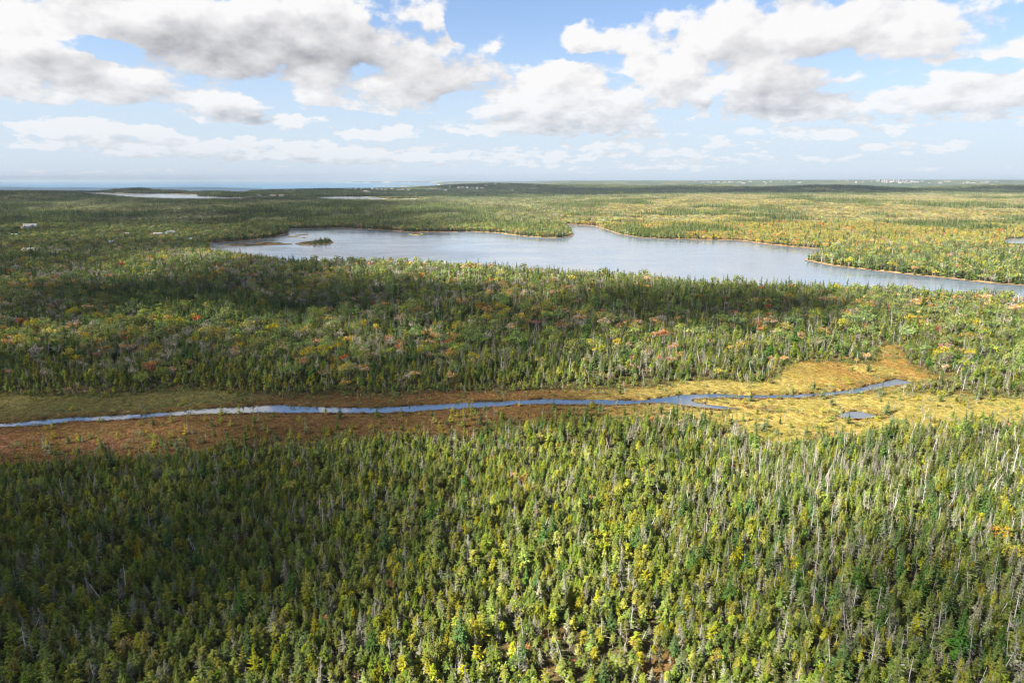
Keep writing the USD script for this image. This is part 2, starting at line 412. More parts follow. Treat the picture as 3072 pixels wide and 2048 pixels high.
# ---------------------------------------------------------------- materials
def leaf_look(path, amount=0.35, rough_noise=0.8):
    g = Graph()
    tint = g.node('attribute', 'color', attribute='tint')
    info = g.node('object_info', 'random')
    loc = info[:-6] + 'location'
    rnd = g.node('white_noise_texture', 'value', dimensions='3D', vector=loc)
    rnd2 = g.node('white_noise_texture', 'color', dimensions='3D', vector=loc)
    sep = g.node('separate_xyz', 'x', vector=rnd2)
    pos = g.node('geometry', 'position')
    stand = g.noise(pos, 0.02, 3.0, 0.6)
    val = g.add(1.0, g.mul(rnd, 0.8), g.mul(g.sub(stand, 0.5), 0.7))
    hue = g.add(0.505, g.mul(g.sub(sep, 0.5), 0.026), g.mul(g.sub(stand, 0.5), 0.012))
    sat = g.add(0.92, g.mul(sep[:-1] + 'y', 0.25))
    col = g.node('hsv', 'color', hue=hue, saturation=sat, value=val, fac=1.0, color=tint)
    d = g.node('diffuse_bsdf', 'BSDF', color=col)
    t = g.node('translucent_bsdf', 'BSDF', color=col)
    return g.make(path, surface=g.node('mix_closure', 'closure', fac=amount, closure1=d, closure2=t))


LEAF = leaf_look('/World/Looks/foliage', 0.38)


def bark_look():
    g = Graph()
    tint = g.node('attribute', 'color', attribute='tint')
    pos = g.node('geometry', 'position')
    n = g.noise(pos, 6.0, 4.0, 0.65)
    col = g.mix(1.0, tint, g.ramp(n, [(0.25, (.55, .53, .5)), (0.75, (1.3, 1.3, 1.28))]), 'multiply')
    return g.make('/World/Looks/bark', surface=g.node('diffuse_bsdf', 'BSDF', color=col))


BARK = bark_look()


def ground_look():
    g = Graph()
    tint = g.node('attribute', 'color', attribute='tint')
    pos = g.node('geometry', 'position')
    a = g.noise(pos, 0.09, 6.0, 0.6)
    b = g.noise(pos, 1.1, 5.0, 0.65)
    far = g.noise(pos, 0.0035, 6.0, 0.62)
    col = g.mix(1.0, tint, g.ramp(a, [(0.3, (.62, .66, .60)), (0.5, (1, 1, 1)), (0.7, (1.35, 1.22, 1.0))]), 'multiply')
    col = g.mix(1.0, col, g.ramp(b, [(0.3, (.55, .55, .55)), (0.7, (1.4, 1.35, 1.3))]), 'multiply')
    col = g.mix(1.0, col, g.ramp(far, [(0.35, (.75, .85, .85)), (0.65, (1.3, 1.15, .95))]), 'multiply')
    bump = g.node('bump', 'normal', height=g.add(b, a), strength=0.7, distance=0.4)
    return g.make('/World/Looks/ground_look', surface=g.node('principled_bsdf', 'BSDF', base_color=col, roughness=1.0, specular_ior_level=0.1, normal=bump))


GROUND = ground_look()


def water_look(path, deep, rough_, bump_scale, bump_strength, wind=0.0, spec=0.5, stretch=(1, 1, 1), ior=1.45):
    g = Graph()
    pos = g.node('geometry', 'position')
    p = g.node('vector_math', 'vector', math_type='multiply', vector1=pos, vector2=stretch)
    h = g.add(g.noise(p, bump_scale, 3.0, 0.6), g.mul(g.noise(p, bump_scale * .23, 2.0, 0.5), 1.2))
    gust = g.noise(g.node('vector_math', 'vector', math_type='multiply', vector1=pos, vector2=(0.011, 0.020, 1.0)), 1.0, 6.0, 0.66, 0.8)
    stren = g.m('multiply', g.step(gust, 0.36, 0.66, 1.0 - wind, 1.0 + wind), bump_strength)
    bump = g.node('bump', 'normal', height=h, strength=stren, distance=0.5)
    r = g.step(gust, 0.36, 0.66, rough_ * (1 - .5 * wind), rough_ * (1 + .5 * wind))
    return g.make(path, surface=g.node('principled_bsdf', 'BSDF', base_color=deep, roughness=r, ior=ior, specular_ior_level=spec, normal=bump))


LAKE_LOOK = water_look('/World/Looks/lake_water', (0.085, 0.105, 0.135), 0.15, 0.35, 0.085, 0.95, ior=3.2)
STREAM_LOOK = water_look('/World/Looks/stream_water', (0.012, 0.026, 0.045), 0.01, 1.2, 0.006, 0.5, ior=4.5)
SEA_LOOK = water_look('/World/Looks/sea_water', (0.045, 0.105, 0.175), 0.35, 0.06, 0.5, 0.3, spec=0.12)


def plain_look(path, color, rough_=0.7, grain=0.25, scale=4.0, metal=0.0):
    g = Graph()
    pos = g.node('geometry', 'position')
    n = g.noise(pos, scale, 5.0, 0.6)
    lo, hi = tuple(c * (1 - grain) for c in color), tuple(min(1, c * (1 + grain)) for c in color)
    return g.make(path, surface=g.node('principled_bsdf', 'BSDF', base_color=g.ramp(n, [(0.3, lo), (0.7, hi)]), roughness=rough_, metallic=metal))


# ---------------------------------------------------------------- the ground, one sheet out to the horizon
def ground_sheet():
    r = [6.0]
    while r[-1] < 62000:
        r.append(r[-1] + max(1.0, min(r[-1] * 0.0105, 420)))
    r = np.array(r)
    az = np.radians(np.concatenate([np.arange(-180, -50, 5.0), np.arange(-50, 50.01, 0.2), np.arange(55, 181, 5.0)]))
    R, A = np.meshgrid(r, az, indexing='ij')
    x, y = R * np.sin(A), R * np.cos(A)
    z = ground(x, y)
    # colour of the ground itself: forest floor, bog, golden sedge, shore, fields
    floor = np.array([0.050, 0.045, 0.024])
    c = np.broadcast_to(floor, (*x.shape, 3)).copy()
    litter = n2(x, y, 14, 31)[..., None]
    c = c * (0.7 + 0.6 * litter) + np.array([0.05, 0.016, 0.0]) * sst(.52, .68, n2(x, y, 6, 32))[..., None]
    k = sst(2.5, -2.5, d_bog(x, y))[..., None]
    c = c * (1 - k) + bog_colour(x, y) * k
    ds = d_stream(x, y)
    c = np.where((ds < 1.0)[..., None], np.array([0.022, 0.016, 0.010]), c)
    far = sst(1800, 5000, np.hypot(x, y))[..., None]
    mixed = n2(x, y, 260, 33)[..., None]
    c = c * (1 - far) + far * (np.array([0.028, 0.045, 0.026]) * (1 - sst(.5, .62, mixed)) + np.array([0.075, 0.075, 0.030]) * sst(.5, .62, mixed))
    dl = np.minimum(d_lake(x, y), d_side(x, y))
    c = np.where((dl < 5)[..., None], np.array([0.20, 0.14, 0.085]), c)
    dg = np.minimum(d_lagoon(x, y), d_sea(x, y))
    beach = ((dg < 45) & (y > 2500) & (n2(x, y, 500, 35) > .45))[..., None]
    spit = (inside(poly([(200, 579), (235, 575), (330, 573), (330, 578), (300, 580)], SEA_Z).buffer(60), x, y) | inside(poly([(555, 576.5), (620, 577), (752, 577), (752, 580), (690, 584), (560, 583.5)], SEA_Z).buffer(40), x, y))[..., None]
    c = np.where(beach | spit, np.array([0.42, 0.35, 0.26]), c)
    nr, na = R.shape
    i, j = np.meshgrid(np.arange(nr - 1), np.arange(na - 1), indexing='ij')
    a = (i * na + j).ravel()
    f = np.vstack([np.stack([a, a + 1, a + na + 1], 1), np.stack([a, a + na + 1, a + na], 1)])[:, ::-1]
    v = np.stack([x, y, z], -1).reshape(-1, 3)
    cap = np.array([[0, 0, g1(0, 0)]])
    v = np.vstack([v, cap])
    fan = np.stack([np.full(na - 1, len(v) - 1), np.arange(1, na), np.arange(na - 1)], 1)
    m = put('/World/ground', (v, np.vstack([f, fan]), np.vstack([c.reshape(-1, 3), floor[None]])), GROUND)
    tag(m, 'wooded ground with boggy valley and low hills', kind='structure')


def bog_colour(x, y):
    """Red-brown heath to the left, golden sedge to the right."""
    gold = sst(-25, 60, x + 60 * (n2(x, y, 40, 41) - .5) - 20)[..., None]
    tan = (sst(-75, -105, x + 40 * (n2(x, y, 30, 44) - .5)) * sst(0, 5, y - 237 - .25 * (x + 92)))[..., None]
    patch = n2(x, y, 12, 42)[..., None]
    red = np.array([0.125, 0.066, 0.030]) * (1 - patch) + np.array([0.110, 0.082, 0.030]) * patch
    pink = sst(.55, .72, n2(x, y, 28, 43))[..., None] * sst(-90, -120, x)[..., None]
    red = red * (1 - pink) + np.array([0.15, 0.070, 0.050]) * pink
    red = red * (1 - tan) + np.array([0.115, 0.105, 0.042]) * tan
    sedge = np.array([0.172, 0.142, 0.044]) * (1 - patch) + np.array([0.195, 0.165, 0.064]) * patch
    rust = sst(.28, .5, n2(x, y, 20, 45))[..., None] * (sst(250, 268, y) * sst(105, 140, x))[..., None]
    sedge = sedge * (1 - .6 * rust) + np.array([0.14, 0.075, 0.03]) * .6 * rust
    green = sst(.56, .70, n2(x, y, 16, 46))[..., None]
    sedge = sedge * (1 - .6 * green) + np.array([0.125, 0.130, 0.040]) * .6 * green
    return red * (1 - gold) + sedge * gold


ground_sheet()


def sheet(name, pg, z, mat, label, seg=None):
    vs, fs, n = [], [], 0
    for g in getattr(pg, 'geoms', [pg]):
        if g.area < 0.5:
            continue
        v, f = trimesh.creation.triangulate_polygon(g, engine='earcut')
        vs.append(np.column_stack([v, np.full(len(v), z)]))
        f = np.asarray(f)
        e1, e2 = v[f[:, 1]] - v[f[:, 0]], v[f[:, 2]] - v[f[:, 0]]
        flip = (e1[:, 0] * e2[:, 1] - e1[:, 1] * e2[:, 0]) < 0
        f[flip] = f[flip][:, ::-1]
        fs.append(f + n)
        n += len(v)
    m = usdkit.mesh(stage, '/World/' + numbered(name), (np.vstack(vs), np.vstack(fs)), mat)
    tag(m, label, kind='structure')
    return m


sheet('stream', stream, 0.03, STREAM_LOOK, 'calm blue stream winding through the bog')
sheet('pond', shapely.union_all([pond, slit]), 0.03, STREAM_LOOK, 'small still pool in the golden sedge meadow')
sheet('lake', lake, 0.02, LAKE_LOOK, 'broad rippled lake between wooded shores')
sheet('lake', side_pond, 0.02, LAKE_LOOK, 'small blue lake cut by the frame edge beyond the yellow woods')
LAGOON_LOOK = water_look('/World/Looks/tidal_water', (0.30, 0.32, 0.35), 0.10, 0.1, 0.02, 0.3, ior=3.0)
sheet('lagoon', lagoons, SEA_Z, LAGOON_LOOK, 'bright white tidal water behind the coastal woods')
sheet('sea', sea, SEA_Z, SEA_LOOK, 'blue grey sea reaching to the horizon')
SHORE = plain_look('/World/Looks/shore_look', (0.15, 0.105, 0.065), 0.9, 0.55, 0.35)


def shore_strip(water, lo, name, label, width, z):
    ring = rough(water.buffer(width), 5, width * .75, 61, 22).difference(water.buffer(-0.8))
    ring = shapely.intersection(ring, lo)
    return sheet(name, ring, z, SHORE, label)


shore_strip(lake, poly([(1660, 660), (3300, 690), (3300, 900), (2300, 800), (2100, 760), (1660, 722)]), 'lake_shore', 'stony orange brown strip of shore along the far side of the lake', 2.2, 0.40)

# ---------------------------------------------------------------- trees and plants
def leaf_tris(rng, base, out, length, width, n, tilt=0.5, taper=.65):
    """n leafy triangles strung along each branch; base (k,3), out (k,3) unit, length (k,), width (k,)."""
    k = len(base)
    side = np.cross(out, [0, 0, 1.0])
    side /= np.linalg.norm(side, axis=1, keepdims=True) + 1e-9
    res = []
    for i in range(n):
        s0 = (i + 0.15) / n
        a = rng.normal(0, tilt, k)
        sd = side * np.cos(a)[:, None] + np.array([0, 0, 1.0]) * np.sin(a)[:, None]
        w = (width * (1 - taper * s0) * rng.uniform(.7, 1.2, k))[:, None]
        root = base + out * (length * s0)[:, None]
        tip = base + out * (length * min(1.05, s0 + 1.35 / n))[:, None] + rng.normal(0, .12, (k, 3)) * length[:, None] * .5
        res.append(np.stack([root + sd * w * .5, root - sd * w * .5, tip], 1))
    return np.concatenate(res)


def conifer(seed, h, rmax, crown_from, nb, tint, jitter=.18, club=0.0, droop=.25, leaf=(.22, .5), twigs=10, per=3, shape=0.85, wood=(.17, .15, .13), lichen=0.0):
    rng = np.random.default_rng(seed)
    trunk, crown = Soup(), Soup()
    crown_from *= .85
    nb = int(nb * 1.25)
    lean = rng.normal(0, .025, 2) * h
    def axis(t): return np.stack([lean[0] * t * t, lean[1] * t * t, h * t], -1)
    r0 = .011 * h + .02
    for a, b in ((-.04, .4), (.4, .75), (.75, .985)):
        trunk.rod(axis(np.array(a)), axis(np.array(b)), r0 * (1 - .85 * max(a, 0)), r0 * (1 - .9 * b), wood, 5)
    t = crown_from + (1 - crown_from) * rng.uniform(0, 1, nb) ** .9 * .985
    u = (t - crown_from) / (1 - crown_from)
    R = rmax * np.clip((1 - u) ** shape * (.55 + .45 * np.sin(np.pi * np.clip(u * 1.15 + .1, 0, 1))) + .10, 0.10, 1)
    R *= 1 + club * np.exp(-((u - .82) / .13) ** 2)
    R *= rng.uniform(.65, 1.25, nb)
    az = rng.uniform(0, 2 * np.pi, nb)
    up = -droop * (1 - u) + .55 * u ** 3 + rng.normal(0, .15, nb)
    out = np.stack([np.cos(az), np.sin(az), up], 1)
    out /= np.linalg.norm(out, axis=1, keepdims=True)
    wd = np.maximum(leaf[0], leaf[1] * R)
    tr = leaf_tris(rng, axis(t), out, R, wd, per)
    c = np.array(tint)[None] * rng.uniform(1 - jitter, 1 + jitter, (nb, 1)) * (1 + rng.normal(0, .06, (nb, 3)))
    if lichen:
        grey = rng.random(nb) < lichen * (1.25 - u)
        c[grey] = np.array([.17, .165, .125]) * rng.uniform(.75, 1.2, (grey.sum(), 1))
    crown.tris(tr, np.tile(np.clip(c, .004, .6), (per, 1)))
    # spire
    crown.tris(leaf_tris(rng, axis(np.full(5, .93)), np.tile([[0, 0, 1.0]], (5, 1)) + rng.normal(0, .12, (5, 3)), np.full(5, .085 * h), np.full(5, .13), 2), tint)
    for _ in range(twigs):
        tt = rng.uniform(.08, max(crown_from, .3))
        p = axis(np.array(tt))
        a = rng.uniform(0, 2 * np.pi)
        L = rng.uniform(.3, .9) * rmax * 1.1
        q = p + L * np.array([np.cos(a), np.sin(a), rng.uniform(-.4, .1)])
        s = np.array([-np.sin(a), np.cos(a), .6]) * .035
        trunk.tris([[p + s, p - s, q]], np.array([.22, .205, .18]) * rng.uniform(.7, 1.1))
    return trunk, crown


def snag(seed, h, branches, broken, lean, tone):
    rng = np.random.default_rng(seed)
    trunk, limbs = Soup(), Soup()
    tone = np.array(tone) * 1.3
    lx, ly = lean * h * math.cos(seed * 1.7), lean * h * math.sin(seed * 1.7)
    top = .97 if not broken else rng.uniform(.6, .85)
    def axis(t): return np.array([lx * t, ly * t, h * t])
    r = .008 * h + .022
    tone = np.array(tone)
    trunk.rod(axis(-.04), axis(.5 * top), r, r * .7, tone, 5)
    trunk.rod(axis(.5 * top), axis(top), r * .7, r * (.45 if broken else .12), tone * 1.08, 5)
    for _ in range(branches):
        t = rng.uniform(.22, top)
        a = rng.uniform(0, 2 * np.pi)
        L = (1.05 - t) * rng.uniform(.08, .2) * h + .15
        d = np.array([math.cos(a), math.sin(a), rng.uniform(-.45, .25)])
        p, q = axis(t), axis(t) + d * L
        limbs.rod(p, q, .026, .010, tone * rng.uniform(.8, 1.15), 3)
        for _ in range(2):
            k = rng.uniform(.4, .95)
            b = p + (q - p) * k
            e = b + rng.normal(0, .16, 3) * L + d * L * .12
            s = np.array([0, 0, .022])
            limbs.tris([[b + s, b - s, e]], tone * rng.uniform(.8, 1.1))
    return trunk, limbs


def broadleaf(seed, h, w, tints, nclump, per, leaf, bare=0.0, wood=(.2, .18, .15), trunk_h=.35):
    rng = np.random.default_rng(seed)
    trunk, crown = Soup(), Soup()
    base = np.array([rng.normal(0, .03) * h, rng.normal(0, .03) * h, trunk_h * h])
    trunk.rod([0, 0, -.2], base, .018 * h + .02, .013 * h, wood, 5)
    for i in range(nclump):
        a = 2.4 * i + rng.uniform(-.4, .4)
        q = math.sqrt(rng.uniform(.02, 1))
        rr = q * w * .5
        c = np.array([rr * math.cos(a), rr * math.sin(a), h * (trunk_h + .12 + (1 - trunk_h - .22) * (rng.uniform(.35, 1) * (1 - .55 * q * q)))])
        trunk.rod(base, c, .008 * h, .004 * h, wood, 3)
        s = w * rng.uniform(.17, .30)
        d = rng.normal(0, 1, (per, 3))
        d /= np.linalg.norm(d, axis=1, keepdims=True)
        p = c + d * s * np.array([1.1, 1.1, .72]) * rng.uniform(.55, 1.05, (per, 1))
        nrm = d + np.array([0, 0, .5]) + rng.normal(0, .5, (per, 3))
        nrm /= np.linalg.norm(nrm, axis=1, keepdims=True)
        e1 = np.cross(nrm, rng.normal(0, 1, (per, 3)))
        e1 /= np.linalg.norm(e1, axis=1, keepdims=True) + 1e-9
        e2 = np.cross(nrm, e1)
        L = leaf * rng.uniform(.6, 1.3, (per, 1))
        tri = np.stack([p + e1 * L, p - e1 * .55 * L + e2 * .7 * L, p - e1 * .45 * L - e2 * .75 * L], 1)
        keep = rng.random(per) > bare
        col = np.array(tints[rng.integers(len(tints))]) * rng.uniform(.75, 1.2) * rng.uniform(.82, 1.18, (per, 1))
        crown.tris(tri[keep], np.clip(col, .004, .6)[keep])
    return trunk, crown


def tussock(seed, w, h, n, tints, upright=.6, leaf=.28, vary=.28):
    rng = np.random.default_rng(seed)
    s = Soup()
    a, q = rng.uniform(0, 2 * np.pi, n), np.sqrt(rng.uniform(0, 1, n))
    p = np.stack([q * np.cos(a) * w * .5, q * np.sin(a) * w * .5, h * (1 - q ** 2) * rng.uniform(.35, 1, n)], 1)
    d = np.stack([np.cos(a) * rng.uniform(.2, 1, n), np.sin(a) * rng.uniform(.2, 1, n), rng.uniform(.2, 1.2, n) * upright], 1)
    d /= np.linalg.norm(d, axis=1, keepdims=True)
    t = leaf_tris(rng, p - d * leaf * .4, d, np.full(n, leaf * 1.2), np.full(n, leaf * .75), 1, tilt=.9)
    col = np.array(tints)[rng.integers(len(tints), size=n)] * rng.uniform(1 - vary, 1 + vary, (n, 1))
    s.tris(t, col)
    return s


def merged(*soups):
    s = Soup()
    for q in soups:
        if not q.empty():
            s.add(*q.arrays())
    return s


OLIVE, GREEN, DARK, BLUISH = (.202, .192, .038), (.130, .152, .036), (.085, .108, .033), (.095, .115, .052)
GREY = (.19, .18, .13)
WOODS = {}          # kind -> list of (trunk, crown)
WOODS['spruce'] = [conifer(100 + i + 37 * k, h * (1, .86)[k], r * (1, 1.12)[k], c * (1, .8)[k], nb, tuple(np.array(t) * (1, .9)[k] * ((1, 1, 1), (.93, 1.03, 1.0))[k]), club=cl, lichen=li, leaf=(.32, .72), shape=[.50, .42, .8, .6, .38, .85, .5, .7, .4, .75][i], droop=(.15, .28)[k]) for k in (0, 1) for i, (h, r, c, nb, t, cl, li) in enumerate([
    (7.2, .95, .34, 105, OLIVE, .5, .06), (6.3, .85, .45, 85, OLIVE, .9, .1), (8.0, 1.05, .28, 125, GREEN, .2, .03), (5.4, .9, .25, 85, OLIVE, .1, .05), (7.0, .8, .5, 85, (.115, .122, .028), .9, .12),
    (8.6, 1.2, .22, 135, GREEN, .1, .08), (6.6, 1.0, .30, 95, (.085, .105, .024), .5, .06), (4.2, .95, .12, 75, GREEN, 0, .03), (7.8, .75, .55, 85, (.11, .115, .03), .9, .2), (5.9, 1.05, .16, 95, DARK, .1, .05)])]
WOODS['lichen_spruce'] = [conifer(140 + i, h, r, c, nb, t, club=.2, lichen=.75, leaf=(.2, .48), twigs=20) for i, (h, r, c, nb, t) in enumerate([
    (8.2, .9, .22, 95, GREY), (7.0, .8, .25, 75, (.13, .135, .085)), (9.0, 1.0, .2, 105, (.14, .14, .1)), (6.0, .75, .3, 65, GREY)])]
WOODS['fir'] = [conifer(160 + i, h, r, c, nb, t, leaf=(.3, .58), droop=.1, shape=1.0, twigs=4, per=4) for i, (h, r, c, nb, t) in enumerate([
    (9.5, 1.75, .10, 140, GREEN), (8.0, 1.6, .06, 120, DARK), (11, 1.8, .14, 150, (.05, .085, .026)), (6.0, 1.4, .05, 95, (.075, .12, .03)), (7.2, 1.7, .08, 110, BLUISH)])]
WOODS['larch'] = [conifer(180 + i, h, r, c, nb, t, leaf=(.22, .42), droop=-.05, shape=.9, twigs=4, jitter=.22) for i, (h, r, c, nb, t) in enumerate([
    (8.0, 1.35, .1, 105, (.15, .16, .030)), (6.5, 1.25, .1, 90, (.12, .155, .032)), (9.5, 1.5, .12, 120, (.17, .165, .030)), (4.5, 1.1, .05, 70, (.17, .16, .032)), (3.2, 1.0, .03, 55, (.19, .165, .03))])]
WOODS['golden_larch'] = [conifer(195, 11.5, 1.9, .08, 170, (.20, .155, .022), leaf=(.24, .4), droop=0, twigs=3, per=4), conifer(196, 5.5, 1.25, .06, 85, (.25, .17, .03), leaf=(.22, .4), droop=0)]
WOODS['snag'] = [snag(200 + i, h, b, br, l, t) for i, (h, b, br, l, t) in enumerate([
    (9, 34, False, .05, (0.194, 0.184, 0.173)), (7.5, 22, True, .08, (0.173, 0.162, 0.151)), (10.5, 40, False, .03, (0.216, 0.205, 0.191)), (6, 10, True, .16, (0.223, 0.209, 0.187)), (8.5, 28, False, .12, (0.180, 0.173, 0.166)), (5, 14, False, .02, (0.238, 0.223, 0.202)), (9.8, 16, True, .22, (0.202, 0.191, 0.176))])]
YG, YEL, ORG, RED, PINK, BARE = (.175, .175, .040), (.235, .18, .036), (.30, .15, .05), (.30, .065, .045), (.30, .175, .11), (.23, .20, .16)
GRN = (.100, .138, .042)
WOODS['green_broadleaf'] = [broadleaf(220 + i, h, w, t, n, 26, .30) for i, (h, w, t, n) in enumerate([(8.5, 5.0, [GRN, YG, GRN], 13), (7.0, 4.2, [YG, GRN], 11), (9.5, 5.8, [GRN, (.06, .09, .03), YG], 15), (6.0, 3.8, [(.10, .13, .04), GRN], 10), (8, 4.6, [(.09, .11, .045), (.11, .12, .05)], 12)])]
WOODS['yellow_broadleaf'] = [broadleaf(240 + i, h, w, t, n, 26, .30, .05) for i, (h, w, t, n) in enumerate([(7.5, 4.6, [YEL, YG], 12), (6.0, 4.0, [YEL, YEL, ORG], 10), (8.5, 5.0, [YG, YEL], 13)])]
WOODS['orange_broadleaf'] = [broadleaf(250 + i, h, w, t, n, 24, .30, .1) for i, (h, w, t, n) in enumerate([(7.0, 4.4, [ORG, PINK, YEL], 11), (6.2, 4.0, [PINK, ORG], 10), (7.8, 4.6, [PINK, BARE, ORG], 11)])]
WOODS['red_maple'] = [broadleaf(260 + i, h, w, t, n, 24, .30, .1) for i, (h, w, t, n) in enumerate([(6.5, 4.0, [RED, (.22, .06, .04), ORG], 10), (5.5, 3.4, [RED, RED, (.2, .04, .045)], 9)])]
WOODS['bare_broadleaf'] = [broadleaf(270 + i, h, w, t, n, 17, .20, .15, wood=(.27, .25, .23)) for i, (h, w, t, n) in enumerate([(7.5, 4.2, [BARE, (.17, .155, .12)], 12), (6.2, 3.6, [BARE, (.21, .19, .165)], 10)])]

SHRUBS = {
    'heath': [tussock(300 + i, 1.5, .50, 54, t, leaf=.20) for i, t in enumerate([[(.125, .062, .030), (.10, .070, .026)], [(.105, .052, .028), (.125, .080, .028)], [(.12, .09, .03), (.095, .068, .026)], [(.15, .068, .05), (.11, .058, .035)]])],
    'sedge': [tussock(320 + i, 1.5, .40, 76, t, upright=1.6, leaf=.17, vary=.12) for i, t in enumerate([[(.182, .150, .046), (.163, .135, .040)], [(.195, .168, .064), (.178, .148, .047)], [(.160, .125, .038), (.176, .146, .044)]])],
    'tan_sedge': [tussock(330 + i, 1.5, .45, 54, t, upright=1.2, leaf=.22) for i, t in enumerate([[(.135, .12, .05), (.105, .105, .04)], [(.12, .095, .038), (.145, .13, .058)]])],
    'rust_heath': [tussock(315 + i, 1.5, .5, 54, t, leaf=.2) for i, t in enumerate([[(.165, .095, .034), (.15, .11, .034)], [(.18, .12, .04), (.14, .08, .032)]])],
    'bush': [tussock(340 + i, w, h, 110, t, leaf=.30) for i, (w, h, t) in enumerate([(2.6, 1.7, [GRN, (.09, .11, .045)]), (2.2, 1.3, [(.11, .12, .055), (.085, .10, .035)]), (3.0, 2.0, [(.12, .12, .07), (.10, .11, .05)]), (2.0, 1.2, [YG, (.14, .14, .05)])])],
    'rusty_bush': [tussock(350 + i, 2.2, 1.2, 90, t, leaf=.26) for i, t in enumerate([[(.19, .07, .025), (.14, .055, .025)], [(.17, .045, .03), (.11, .06, .028)], [(.21, .12, .03), (.15, .085, .03)]])],
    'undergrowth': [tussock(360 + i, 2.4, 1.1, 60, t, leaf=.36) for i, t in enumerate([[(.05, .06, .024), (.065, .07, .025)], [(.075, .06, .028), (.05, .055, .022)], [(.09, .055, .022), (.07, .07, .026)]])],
}


def simple(soup, keep, grow, seed):
    """A lighter copy of a tree for the middle distance: fewer, larger sprays."""
    v, f, c = soup.arrays()
    rng = np.random.default_rng(seed)
    f = f[rng.random(len(f)) < keep]
    t, col = v[f], c[f]
    mid = t.mean(1, keepdims=True)
    s = Soup()
    s.add((mid + (t - mid) * grow).reshape(-1, 3), np.arange(len(f) * 3).reshape(-1, 3), col.reshape(-1, 3))
    return s


# ---------------------------------------------------------------- where trees stand
RNG = np.random.default_rng(7)
HALF = math.radians(41.5)


def jittered(y0, y1, cell, seed):
    """Points on a shaken grid over the ground in view between two distances."""
    rng = np.random.default_rng(seed)
    xm = y1 * math.tan(HALF)
    gx, gy = np.meshgrid(np.arange(-xm, xm, cell), np.arange(y0, y1, cell))
    x = gx.ravel() + rng.uniform(-.5, .5, gx.size) * cell
    y = gy.ravel() + rng.uniform(-.5, .5, gx.size) * cell
    ok = np.abs(x) < y * math.tan(HALF) + 14
    return x[ok], y[ok], rng


DARK_BAND = poly([(1650, 910), (2100, 860), (2500, 860), (2480, 900), (2150, 930), (1700, 960)])
FIRS_LEFT = poly([(250, 900), (480, 880), (760, 905), (980, 960), (700, 1000), (560, 990), (330, 960)])
SPIT_FIRS = poly([(1200, 690), (1260, 655), (1420, 648), (1660, 640), (1690, 690), (1560, 700), (1400, 690)])
PENINSULA = poly([(2414, 781), (2500, 752), (2700, 770), (3072, 800), (3300, 820), (3300, 870), (2950, 850), (2600, 812)])


def mix_of(x, y):
    """How the kinds of tree share the ground: (kinds, weights per point)."""
    kinds = ['spruce', 'lichen_spruce', 'fir', 'larch', 'snag', 'green_broadleaf', 'yellow_broadleaf', 'orange_broadleaf', 'red_maple', 'bare_broadleaf']
    n = len(x)
    def w(*v): return np.tile(np.array(v, float), (n, 1))
    near = w(.74, .10, .045, .04, .035, .018, .008, .005, .001, .010)
    near_right = w(.38, .20, .20, .03, .16, .04, .014, .012, .003, .025)
    mid_left = w(.25, .14, .28, .02, .035, .13, .03, .03, .010, .085)
    mid_centre = w(.36, .24, .19, .012, .065, .05, .012, .015, .006, .02)
    mid_right = w(.30, .19, .23, .02, .06, .09, .018, .03, .012, .03)
    hill = w(.01, .01, .04, .02, .01, .16, .54, .17, .01, .05)
    far_left = w(.14, .12, .28, .0, .05, .25, .05, .03, .005, .10)
    a = sst(25, 75, x + .12 * (y - 120) + 30 * (n2(x, y, 45, 51) - .5))[:, None]
    W = near * (1 - a) + near_right * a
    m = sst(270, 300, y)[:, None]
    left = sst(20, -120, x + 130 * (n2(x, y, 90, 52) - .5))[:, None]
    rgt = sst(120, 240, x + 100 * (n2(x, y, 90, 53) - .5))[:, None]
    mid = mid_centre * (1 - left) + mid_left * left
    mid = mid * (1 - rgt) + mid_right * rgt
    W = W * (1 - m) + mid * m
    stand = sst(.42, .66, n2(x, y, 38, 57))[:, None]
    W[:, 6:9] *= .2 + 1.7 * stand
    W[:, 9:] *= .3 + 1.8 * sst(.40, .64, n2(x, y, 48, 58))[:, None]
    f = sst(760, 980, y)[:, None]
    right = sst(-120, 260, x - .0 * y + 160 * (n2(x, y, 260, 54) - .5))[:, None]
    dark = sst(.51, .58, n2(x * .6, y * .55, 90, 55))[:, None]
    hl = hill * (1 - dark) + w(.15, .1, .42, 0, .03, .22, .05, .02, 0, .01) * dark
    W = W * (1 - f) + (far_left * (1 - right) + hl * right) * f
    for pg, ww in ((DARK_BAND, (.42, .16, .30, 0, .05, .02, 0, .005, .002, .0)), (FIRS_LEFT, (.2, .03, .66, .02, .02, .06, .01, .0, .0, .0)), (SPIT_FIRS, (.1, .1, .55, 0, .02, .18, .04, .01, 0, 0)),
                    (PENINSULA, (.12, .12, .48, .02, .07, .12, .05, .01, 0, .01))):
        k = inside(pg, x, y)
        W[k] = np.array(ww)
    return kinds, W / W.sum(1, keepdims=True)


ISLETS = shapely.union_all([island] + bars).buffer(4)
CLEAR = []          # (x, y, radius): kept free for houses


